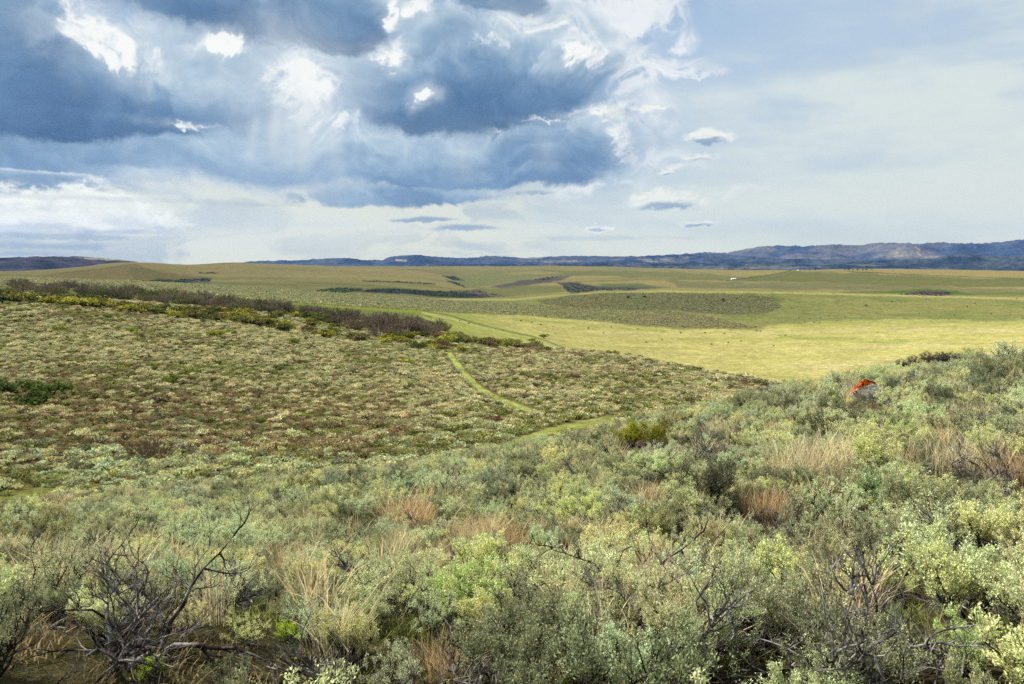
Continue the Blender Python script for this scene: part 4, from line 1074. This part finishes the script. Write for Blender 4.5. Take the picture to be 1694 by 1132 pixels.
# the big pale bush in the centre and the dark broad one on the right
def sage_at(u, v, hpx, var, tint, label, wide=1.0):
    x, y, z = at(u, v, 3.4, 62); k = px_m(x, y, z); s = hpx / k / .75
    return plant('sagebrush', SAGE[var], ('foliage', 'branches'), x, y, z, 1.0, (s * wide, s * wide, s), tint, label, 'sagebrush', 'sagebrush on the near slope')
sage_at(790, 1035, 150, 0, spc(188, 200, 132), 'big broad pale green sagebrush in front of the orange grass row, centre foreground', 1.25)
sage_at(1455, 850, 115, 3, spc(140, 156, 108), 'broad dark sagebrush with black stems showing, right of the tallest tan grass', 1.15)
sage_at(1590, 1110, 150, 4, spc(186, 202, 136), 'tall pale soft-looking sagebrush in the lower right foreground', .9)
for u_, v_, h_, l_ in [(1500, 621, 34, 'leftmost'), (1522, 619, 38, 'second'), (1545, 617, 42, 'tallest, middle'), (1568, 615, 38, 'fourth'), (1592, 613, 30, 'rightmost')]:
    sage_at(u_, v_, h_ * 1.2, 3, spc(84, 80, 68), l_ + ' of the five dark purplish bushes on the near ridge skyline', 1.5)
sage_at(1310, 1000, 100, 1, spc(182, 196, 134), 'pale leafy sagebrush just left of the sprawl of bare branches', 1.3)
rest = np.setdiff1d(np.arange(len(FX)), ORDER)
scatter('sagebrush_cover', np.stack([FX, FY, FZ - .02], -1)[rest], FRZ[rest], np.stack([FXY, FXY, FS], -1)[rest], FVI[rest], FT[rest],
        [(hostF[k], hostB[k]) for k in range(7)], 'smaller sagebrush filling the rest of the near slope behind the foreground bushes', 'sagebrush')

# ------------------------------------------------------------------ grass under and between the near bushes
def near_grass():
    x, y, z, u, v, r, rng = sector(2.2, 52, .36, 13, .74)
    k = rng.rand(len(x)) < np.where(r < 25, .95, .6)
    x, y, z, u, v, r = [q[k] for q in (x, y, z, u, v, r)]; n = len(x)
    g = fbm(x * .25, y * .25, 3, 58)
    t = np.where((g > -.05)[:, None], pick([spc(112, 118, 58), spc(128, 130, 74), spc(100, 108, 54)], rng, n), pick([spc(150, 132, 96), spc(128, 112, 80)], rng, n))
    s = rng.uniform(.7, 1.3, n)
    h0 = link('grass_tuft', TURF[0]);
    hosts = []
    for q in range(3):
        j = np.argmin(np.abs(r - 3.2 - q * .4) + np.abs(x - (q - 1) * .5) * .3)
        o = h0 if q == 0 else link('grass_tuft', TURF[q])
        setup(o, x[j], y[j], z[j], 0, 1.0, sink=.01); o['tint'] = [float(w) for w in t[j]]
        tag(o, ['small green grass tuft at the bottom edge under the sagebrush, left of centre', 'small green grass tuft at the bottom edge under the sagebrush, centre', 'small green grass tuft at the bottom edge under the sagebrush, right of centre'][q], 'grass', 'grass tufts by the bottom edge')
        hosts.append(o)
    scatter('low_grass', np.stack([x, y, z - .01], -1), rng.uniform(0, 6, n), np.stack([s * 1.2, s * 1.2, s], -1), rng.randint(0, 3, n), t, [(h,) for h in hosts],
            'short green and tan grass growing between the sagebrush', 'grass')
    # taller dry stems
    x, y, z, u, v, r, rng = sector(3.4, 52, .72, 15, .74)
    g = fbm(x * .22, y * .22, 4, 68)
    k = rng.rand(len(x)) < .16 + .50 * sstep(.02, .35, g)
    x, y, z, r, u, v = [q[k] for q in (x, y, z, r, u, v)]; n = len(x)
    t = pick([spc(204, 188, 146), spc(196, 180, 140), spc(198, 174, 134), spc(188, 178, 136)], rng, n)
    s = rng.uniform(.75, 1.35, n); k2 = track_dist(u, v) > 1
    hs = []
    for q in range(3):
        X, Y, Z_ = at((560, 1010, 1490)[q], (1090, 1070, 920)[q], 4, 60); o = link('dry_grass_tuft', TUFT[q]); setup(o, X, Y, Z_, 0, 1.0); o['tint'] = [float(w) for w in TAN]
        hs.append(tag(o, ['thin tan dry grass tuft beside the bleached twigs at the bottom edge', 'thin tan dry grass tuft low in the foreground, right of the big pale bush', 'thin tan dry grass tuft on the right slope behind the sprawl of branches'][q], 'grass', TG))
    scatter('dry_grass', np.stack([x, y, z], -1)[k2], rng.uniform(0, 6, n)[k2], np.stack([s * 1.1, s * 1.1, s], -1)[k2], rng.randint(0, 3, n)[k2], t[k2], [(h,) for h in hs],
            'thin tan dry grass standing among the sagebrush of the near slope', 'grass')
near_grass()
def bare_cover():
    x, y, z, u, v, r, rng = sector(4, 52, .72, 23, .74)
    k = (rng.rand(len(x)) < .34 + .5 * sstep(.0, .4, fbm(x * .6, y * .6, 3, 59))) & (track_dist(u, v) > 1)
    x, y, z = x[k], y[k], z[k]; n = len(x); s = .88 * np.exp(rng.normal(0, .22, n))
    hs = [next(o for o in col.objects if o.name.startswith('bare_sagebrush') and o.data == DEADM[q]) for q in range(3)]
    scatter('bare_bush_cover', np.stack([x, y, z - .02], -1), rng.uniform(0, 6, n), np.stack([s * 1.1, s * 1.1, s], -1), rng.randint(0, 3, n), np.ones((n, 3)), [(h,) for h in hs],
            'bare grey twigs and dead stems showing in the gaps of the near sagebrush', 'dead bush')
bare_cover()

# ------------------------------------------------------------------ far slope
SHG, TWG = 'olive shrubs along the draw', 'leafless purple-grey shrubs along the draw'
draw_land = [(60, 490, 'the left end of the draw'), (240, 500, 'the draw one seventh across'), (400, 520, 'the dip of the draw'), (560, 545, 'the middle of the draw'), (660, 540, 'the big purple thicket'), (820, 560, 'the right end of the draw')]
def interp_path(P, u): return np.interp(u, [p[0] for p in P], [p[1] for p in P])
OLIVE = [(0, 500), (60, 503), (130, 508), (200, 518), (300, 527), (400, 538), (500, 553), (600, 568), (700, 580), (765, 584)]
PURP = [(40, 487), (150, 492), (250, 500), (330, 507), (430, 517), (520, 526), (600, 536), (660, 547), (725, 556)]
def add_far_shrubs():
    rng = np.random.RandomState(31); items = []
    for k in range(195):
        u = rng.uniform(-20, 770); vb = interp_path(OLIVE, u); th = np.interp(u, [0, 300, 420, 600, 770], [10, 9, 24, 40, 22])
        v = vb - rng.uniform(0, 1) ** 1.3 * th
        items.append(('shrub', u, v, rng.uniform(10, 20) * (1.15 if u < 160 else 1), pick([spc(122, 118, 50), spc(100, 100, 46), spc(88, 90, 50), spc(140, 140, 56), spc(104, 90, 62), spc(80, 86, 44)], rng, 1, .2)[0]))
    for k in range(62):
        u = rng.uniform(715, 895); v = np.interp(u, [735, 800, 890], [566, 573, 579]) - rng.uniform(0, 12) * np.interp(u, [735, 890], [1, .3])
        items.append(('shrub', u, v, rng.uniform(8, 16), pick([spc(116, 114, 56), spc(108, 92, 72), spc(124, 130, 60)], rng, 1, .15)[0]))
    for (u, v, h, t) in [(98, 549, 15, (118, 122, 44)), (60, 552, 10, (120, 110, 60)), (222, 550, 12, (118, 128, 40)), (212, 548, 7, (150, 165, 60)), (357, 558, 17, (120, 128, 40)), (381, 552, 11, (122, 130, 44)), (487, 568, 13, (110, 128, 50)),
                      (285, 632, 17, (96, 110, 40)), (332, 583, 9, (104, 112, 44)), (498, 603, 12, (104, 90, 60)), (18, 652, 34, (72, 84, 44)), (56, 672, 36, (68, 80, 42)), (88, 655, 34, (76, 92, 44)), (40, 645, 26, (92, 102, 54)), (262, 668, 20, (92, 76, 66)),
                      (500, 690, 12, (130, 150, 50)), (666, 600, 9, (176, 190, 50)), (684, 598, 6, (170, 184, 50)), (672, 636, 10, (150, 166, 56)), (905, 581, 11, (92, 92, 50)), (1013, 588, 13, (120, 124, 66)), (1040, 590, 8, (96, 86, 76)), (1060, 592, 7, (104, 100, 70)),
                      (885, 640, 10, (104, 90, 66)), (892, 655, 10, (116, 112, 64)), (948, 626, 12, (112, 92, 70)), (1100, 640, 8, (120, 110, 70)), (820, 700, 18, (122, 94, 70)), (590, 752, 22, (128, 118, 80)), (430, 700, 14, (104, 112, 56)),
                      (735, 690, 14, (110, 118, 56)), (150, 700, 16, (112, 96, 70)), (600, 660, 10, (126, 136, 60)), (880, 566, 9, (120, 130, 60)), (900, 560, 10, (110, 116, 52)), (1120, 648, 8, (110, 112, 60)), (640, 724, 12, (128, 142, 70))]:
        items.append(('shrub', u, v, h, spc(*t)))
    for k in range(150):
        u = rng.uniform(20, 735) ** 1.0; v = interp_path(PURP, u) - rng.uniform(-1, 12)
        
        items.append(('twig', u, v, rng.uniform(12, 22), pick([spc(112, 104, 90), spc(120, 108, 88), spc(106, 98, 92), spc(120, 114, 88), spc(96, 98, 62)], rng, 1, .15)[0]))
    for (u, v, h) in [(585, 546, 24), (620, 545, 30), (640, 550, 38), (660, 552, 40), (680, 552, 36), (630, 560, 26), (700, 556, 28), (655, 560, 28), (560, 540, 24), (30, 492, 16), (20, 490, 14)]:
        items.append(('twig', u, v, h, spc(114, 100, 88)))
    for (u, v, h) in [(250, 758, 44), (262, 762, 30), (160, 735, 18), (705, 758, 20), (965, 583, 7), (985, 584, 8), (950, 582, 6)]:
        items.append(('twig', u, v, h, spc(114, 98, 78)))
    res = []
    for kind, u, v, h, t in items:
        x, y, z = at(u, v, 60); res.append((kind, u, v, h, t, x, y, z))
    cl = {'shrub': [], 'twig': []}
    for it in res: cl[it[0]].append(it)
    land = draw_land + [(50, 655, 'the dark green left thicket'), (250, 750, 'the brown leafless bush'), (780, 635, 'the green track across the valley'), (1013, 588, 'the lone shrub on the bluff')]
    for kind, noun, cat, grp, nm in (('shrub', 'shrub', 'shrub', SHG, 'olive_shrub'), ('twig', 'leafless shrub', 'shrub', TWG, 'leafless_shrub')):
        L_ = cl[kind]
        lab = labels_far([i[1] for i in L_], [i[2] for i in L_], [i[4] for i in L_], land, noun)
        for n, (kd, u, v, h, t, x, y, z) in enumerate(L_):
            k = px_m(x, y, z)
            if kind == 'shrub': s = h / k / 1.45; ms = SHRUB_FAR[n % 4]
            else: s = h / k / 2.5; ms = TWIG[n % 4]
            plant(nm, [ms], None, x, y, z, rs.uniform(0, 6), (s * 1.15, s * 1.15, s), t, lab[n], cat, grp, sink=.08)
def labels_far(us, vs, ts, land, noun):
    L_ = labels_for(us, vs, ts, land, noun)
    out = []
    for s, t in zip(L_, ts):
        r, g, b = t
        w = 'yellow-green' if g > .9 * r and b < .35 * g and g > .16 else 'olive green' if g >= r * .97 and b < .6 * g else 'purple-grey' if b > .8 * g else 'brown'
        for c in ('pale blue-green', 'yellowish green', 'silvery green', 'greyish tan'): s = s.replace(c, w)
        out.append(s)
    return out
add_far_shrubs()

def far_cover():
    # mid distance sagebrush
    x, y, z, u, v, r, rng = sector(48, 292, .90, 17, .68)
    k = (track_dist(u, v) > 1) & (rng.rand(len(x)) >   .05 + .26 * sstep(.05, .4, fbm(x * .12, y * .12, 4, 63)))
    k &= seen(x, y, z, .9)
    k &= ~((r > 262) & (u > 730))
    x, y, z, u, v, r = [q[k] for q in (x, y, z, u, v, r)]; n = len(x)
    s = np.exp(rng.normal(0, .32, n)) * (.88 - .20 * sstep(75, 50, r)) * (1 - .15 * sstep(.1, .3, fbm(x * .05, y * .05, 3, 72)))
    t = tint_for(x, y, u, v, r, rng); vi = rng.randint(0, 5, n)
    hosts = []
    for q, (uu, vv, lb) in enumerate([(735, 640, 'small sagebrush at the left verge of the green valley track, halfway down'), (815, 625, 'small tan sagebrush right of the green valley track'), (600, 700, 'small grey sagebrush on the far slope left of the track foot'),
                                  (950, 660, 'small sagebrush on the far slope, right of the foot of the track'), (400, 640, 'small tan sagebrush in the middle of the far left slope')]):
        X, Y, Z_ = at(uu, vv, 60)
        hosts.append(plant('sagebrush', [SAGE_MID[q]], None, X, Y, Z_, q, 1.1, PAL_MID[q], lb, 'sagebrush', 'sagebrush on the far slope'))
    scatter('sagebrush_slope', np.stack([x, y, z - .03], -1), rng.uniform(0, 6, n), np.stack([s * 1.15, s * 1.15, s], -1), vi, t, [(h,) for h in hosts],
            'countless small tan and grey sagebrush covering the far slope across the valley', 'sagebrush')
    # plain and knolls
    x, y, z, u, v, r, rng = sector(292, 1180, 2.7, 19, .66)
    inn = (pdist(u, v, PLAIN) > -1) | (pdist(u, v, KNOLL1) > 0) | (pdist(u, v, KNOLL2) > 0)
    k = inn & seen(x, y, z, 1.0) & (r > 335) & (rng.rand(len(x)) > .15)
    mead_sparse = (~inn) & (rng.rand(len(x)) < .012) & (r > 560) & (v < 535) & (u > 1250)
    k |= mead_sparse
    x, y, z, u, v, r = [q[k] for q in (x, y, z, u, v, r)]; n = len(x)
    s = np.exp(rng.normal(0, .25, n)) * 1.35
    t = pick([spc(160, 158, 116), spc(146, 148, 110), spc(130, 134, 98), spc(168, 160, 118)], rng, n, .15)
    k1 = pdist(u, v, KNOLL1) > 0; t[k1] *= .86  # bushes on this knoll darkened too, a painted cloud shadow
    hosts = []
    for q, (uu, vv, lb) in enumerate([(1040, 494, 'dark bush high on the sage-covered knoll, upper left of its face'), (1066, 493, 'dark bush near the knoll crest, right of another'), (1197, 499, 'dark bush at the right side of the sage-covered knoll')]):
        X, Y, Z_ = at(uu, vv, 400)
        hosts.append(plant('knoll_bush', [SAGE_FAR[q]], None, X, Y, Z_, q, 5.0, spc(64, 76, 40), lb, 'bush', 'dark bushes on the knoll'))
    scatter('sagebrush_plain', np.stack([x, y, z], -1), rng.uniform(0, 6, n), np.stack([s * 1.2, s * 1.2, s], -1), rng.randint(0, 3, n), t, [(h,) for h in hosts],
            'distant grey-green sagebrush stippling the plain and the knolls', 'sagebrush')
    # scattered bushes in the meadow: countable
    rng = np.random.RandomState(77)
    P = [(862, 532), (880, 534), (895, 538), (915, 541), (950, 543), (973, 544), (998, 552), (1011, 542), (1055, 545), (1069, 567), (1095, 563), (1126, 552), (1166, 552), (1198, 553), (1205, 568), (1226, 565), (1252, 548), (1258, 549), (1280, 573), (1176, 571),
         (1340, 528), (1358, 526), (1372, 524), (1398, 525), (1408, 520), (1450, 519), (1468, 514), (1476, 500), (1556, 525), (1600, 508), (1640, 520), (1520, 520), (1384, 531), (1322, 528), (1090, 504), (1053, 496), (1135, 499), (760, 531), (775, 536), (1300, 556), (1452, 551), (1170, 497), (1578, 522), (1612, 503), (1432, 507)]
    land = [(900, 536, 'the meadow near the two-rut track'), (1060, 560, 'the middle of the pale meadow'), (1230, 560, 'the meadow below the knoll'), (1400, 525, 'the foot of the green slope'), (1580, 515, 'the green slope at right'), (1090, 500, 'the knoll')]
    T_ = [spc(92, 92, 62)] * len(P)
    lab = labels_for([p[0] for p in P], [p[1] for p in P], T_, land, 'bush')
    lab = [l.replace('greyish tan', 'tiny dark').replace('silvery green', 'tiny dark').replace('yellowish green', 'tiny dark') for l in lab]
    for n_, (u_, v_) in enumerate(P):
        X, Y, Z_ = at(u_, v_, 300); s_ = rng.uniform(1.8, 3.4) * (1.6 if v_ < 510 else 1) * .62
        plant('meadow_bush', [SAGE_FAR[n_ % 3]], None, X, Y, Z_, n_, s_, T_[n_], lab[n_], 'bush', 'dark bushes dotted over the meadow and green slope')
    # dark thickets in the folds of the rolling hills: far wood, one mass each
    pts, tt, ss = [], [], []
    rng = np.random.RandomState(81)
    for P_, n_, c_ in THICK:
        us = [p[0] for p in P_]; vs = [p[1] for p in P_]; c = 0
        U_ = rng.uniform(min(us), max(us), n_ * 5); V_ = rng.uniform(min(vs), max(vs), n_ * 5); ok = pdist(U_, V_, P_) > 0
        for a, b in list(zip(U_[ok], V_[ok]))[:n_]:
            X, Y, Z_ = at(a, b, 1200)
            if Y > 9000: continue
            pts.append((X, Y, Z_ - .3)); tt.append(spc(*[w_ + 14 for w_ in c_]) * rng.uniform(.6, 1.5)); ss.append(rng.uniform(2.5, 7.5))
    ss = np.array(ss)
    scatter('distant_thickets', np.array(pts), rng.uniform(0, 6, len(pts)), np.stack([ss * 1.3, ss * 1.3, ss * .8], -1), rng.randint(0, 3, len(pts)), np.array(tt), [(h,) for h in hosts],
            'dark far-off brush filling the hollows of the rolling hills', 'brush')
THICK = [
 ([(486, 485), (560, 477), (600, 479), (590, 483), (550, 487)], 200, (60, 76, 44)),
 ([(590, 482), (640, 478), (745, 483), (800, 489), (740, 492), (680, 487)], 420, (56, 68, 50)),
 ([(735, 481), (790, 482), (850, 492), (780, 492)], 60, (84, 80, 78)),
 ([(732, 457), (752, 458), (768, 465), (748, 463)], 90, (44, 62, 50)), ([(736, 463), (760, 469), (770, 475), (752, 470)], 50, (50, 70, 54)),
 ([(600, 465), (660, 466), (715, 469), (715, 470), (660, 468), (600, 466)], 40, (60, 70, 46)),
 ([(228, 465), (345, 461), (346, 466), (300, 469), (240, 467)], 120, (58, 72, 46)),
 ([(880, 464), (905, 459), (930, 457), (905, 464)], 60, (48, 58, 54)), ([(925, 468), (955, 470), (990, 477), (1080, 477), (985, 482), (945, 486), (934, 478)], 160, (74, 80, 66)),
 ([(1485, 488), (1530, 483), (1570, 485), (1568, 490), (1500, 490)], 120, (84, 70, 74)), ([(330, 451), (362, 451), (362, 453), (330, 453)], 16, (80, 74, 54)),
 ([(1385, 445), (1450, 443), (1450, 446), (1385, 447)], 30, (50, 60, 50)),
]
far_cover()

# ------------------------------------------------------------------ far farm buildings
def flat_mat(name, c):
    m, nt, N, L = new_mat(name); tc = N('ShaderNodeTexCoord'); n = N('ShaderNodeTexNoise'); n.inputs['Scale'].default_value = 1.5; L(tc.outputs['Object'], n.inputs['Vector'])
    x = N('ShaderNodeMix'); x.data_type = 'RGBA'; L(n.outputs[0], x.inputs[0]); x.inputs[6].default_value = (*[q * .85 for q in c], 1); x.inputs[7].default_value = (*c, 1)
    d = N('ShaderNodeBsdfPrincipled'); d.inputs['Roughness'].default_value = .5; L(x.outputs[2], d.inputs['Base Color']); o = N('ShaderNodeOutputMaterial'); L(d.outputs[0], o.inputs[0]); return m
M_WHITE, M_DARK = flat_mat('white_metal_siding', (.82, .82, .80)), flat_mat('dark_opening', (.05, .05, .05))  # plain near-black for door and window
def box(x0, x1, y0, y1, z0, z1):
    V = np.array([(x, y, z) for z in (z0, z1) for x, y in ((x0, y0), (x1, y0), (x1, y1), (x0, y1))], float)
    return V, np.array([(0, 3, 2, 1), (4, 5, 6, 7), (0, 1, 5, 4), (1, 2, 6, 5), (2, 3, 7, 6), (3, 0, 4, 7)])
def barn(u, v, w, d, h, rz, label, lab2, k_=1):
    x, y, z = at(u, v, 1500)
    o = empty('farm_building', x, y, z, rz); o.location.z = z - .3; tag(o, label, 'building')
    V, Q = box(-w / 2, w / 2, -d / 2, d / 2, 0, h); link('wall', mesh_from('wall', V, [Q], [M_WHITE]), o)
    e, rh, t = .5, d * .28, .25
    V = np.array([(-w / 2 - e, -d / 2 - e, h - .1), (w / 2 + e, -d / 2 - e, h - .1), (w / 2 + e, 0, h + rh), (-w / 2 - e, 0, h + rh), (-w / 2 - e, d / 2 + e, h - .1), (w / 2 + e, d / 2 + e, h - .1)], float)
    V2 = V + np.array([0, 0, t])
    Q = np.array([(6, 7, 8, 9), (9, 8, 11, 10), (0, 3, 2, 1), (3, 4, 5, 2), (0, 1, 7, 6), (4, 10, 11, 5), (0, 6, 9, 3), (3, 9, 10, 4), (1, 2, 8, 7), (2, 5, 11, 8)])
    link('roof', mesh_from('roof', np.concatenate([V, V2]), [Q], [M_WHITE]), o)
    V, Q = box(w * .12, w * .34, -d / 2 - .15, -d / 2 + .05, 0, h * .75); link('door', mesh_from('door', V, [Q], [M_DARK]), o)
    V, Q = box(-w * .30, -w * .12, -d / 2 - .12, -d / 2 + .05, h * .4, h * .72); link('window', mesh_from('window', V, [Q], [M_DARK]), o)
barn(1213, 463.3, 15, 7, 3.8, .08, 'long low white building alone on the tan rolling hills', None)
barn(1320, 448.6, 9, 7, 5, -.1, 'small white building on the far crest by the straight track', None)
# trees beside the far crest
M_CROWN = M_LEAF2
for n_, u_ in enumerate([1398, 1404, 1411, 1419, 1427, 1433, 1442, 1348, 1340]):
    X, Y, Z_ = at(u_, 447.5, 3000); s_ = 6.5 + 3 * rs.random()
    V, Q, sh, rng, cen = puff(900 + n_, 130, .34, .5, .9, 6)
    t = empty('far_tree', X, Y, Z_, n_, s_); tag(t, 'dark tree on the far crest, %s of %s' % (['first', 'second', 'third', 'fourth', 'fifth', 'sixth', 'seventh', 'first', 'second'][n_], 'seven right of the white building' if n_ < 7 else 'two beside the white building'), 'tree', 'trees on the far crest')
    c = link('crown', shaded('crown', V, Q, sh, M_CROWN, rng), t); c['tint'] = [.035, .045, .03]
    V, Q = tubes([(np.array([[0, 0, 0], [.01, 0, .25], [0, .01, .5]]), np.array([.05, .035, .02]))], 5); link('trunk', mesh_from('trunk', V, [Q], [M_BARK]), t)

# ------------------------------------------------------------------ tracks (sheets a few centimetres above the slope)
def track(name, P, wpx, label=None, n=60, rmin=40):
    us = [p[0] for p in P]; vs = [p[1] for p in P]; t = np.linspace(0, len(P) - 1, n)
    U_ = np.interp(t, range(len(P)), us); V_ = np.interp(t, range(len(P)), vs)
    C_ = np.array([at(a, b, rmin) for a, b in zip(U_, V_)])
    for _ in range(3): C_[1:-1] = (C_[:-2] + C_[1:-1] * 2 + C_[2:]) / 4
    d = norm(np.gradient(C_, axis=0) * np.array([1, 1, 0])); sd = np.stack([d[:, 1], -d[:, 0], d[:, 2] * 0], -1)
    w = wpx * (1 + .25 * np.sin(t * 5) + .2 * np.sin(t * 11.3)); off = np.linspace(-1, 1, 7)
    V = C_[:, None] + sd[:, None] * (off[None, :, None] * w[:, None, None])
    V[..., 2] = ground_z(V[..., 0].ravel(), V[..., 1].ravel()).reshape(n, 7) + .05
    idx = np.arange(n * 7).reshape(n, 7); Q = np.stack([idx[:-1, :-1], idx[:-1, 1:], idx[1:, 1:], idx[1:, :-1]], -1).reshape(-1, 4)
    cc = np.ones((n * 7, 4)); cc[:, :3] = spc(146, 152, 84); cc[:, :3] *= (1 + .25 * fbm(V[..., 0].ravel() * .4, V[..., 1].ravel() * .4, 4, 3))[:, None]
    me = mesh_from(name, V.reshape(-1, 3), [Q], [MG], None, True, {'cover': ('FLOAT_COLOR', 'POINT', cc)})
    tag(link(name, me), kind='structure')
track('track', TRACK1, .66); 
# ------------------------------------------------------------------ air
def haze():
    m, nt, N, L = new_mat('air')
    pv = N('ShaderNodeVolumePrincipled'); pv.inputs['Color'].default_value = (.30, .52, .98, 1); pv.inputs['Density'].default_value = HAZE_D
    pv.inputs['Anisotropy'].default_value = .2
    o = N('ShaderNodeOutputMaterial'); L(pv.outputs[0], o.inputs['Volume'])
    s, zb, zt = 17000, -420, 900
    V = [(x, y, z) for z in (zb, zt) for x, y in ((-s, -s), (s, -s), (s, s), (-s, s))]
    F = np.array([(0, 3, 2, 1), (4, 5, 6, 7), (0, 1, 5, 4), (1, 2, 6, 5), (2, 3, 7, 6), (3, 0, 4, 7)])
    tag(link('haze', mesh_from('haze', V, [F], [m])), kind='stuff')
HAZE_D = .000014
haze()
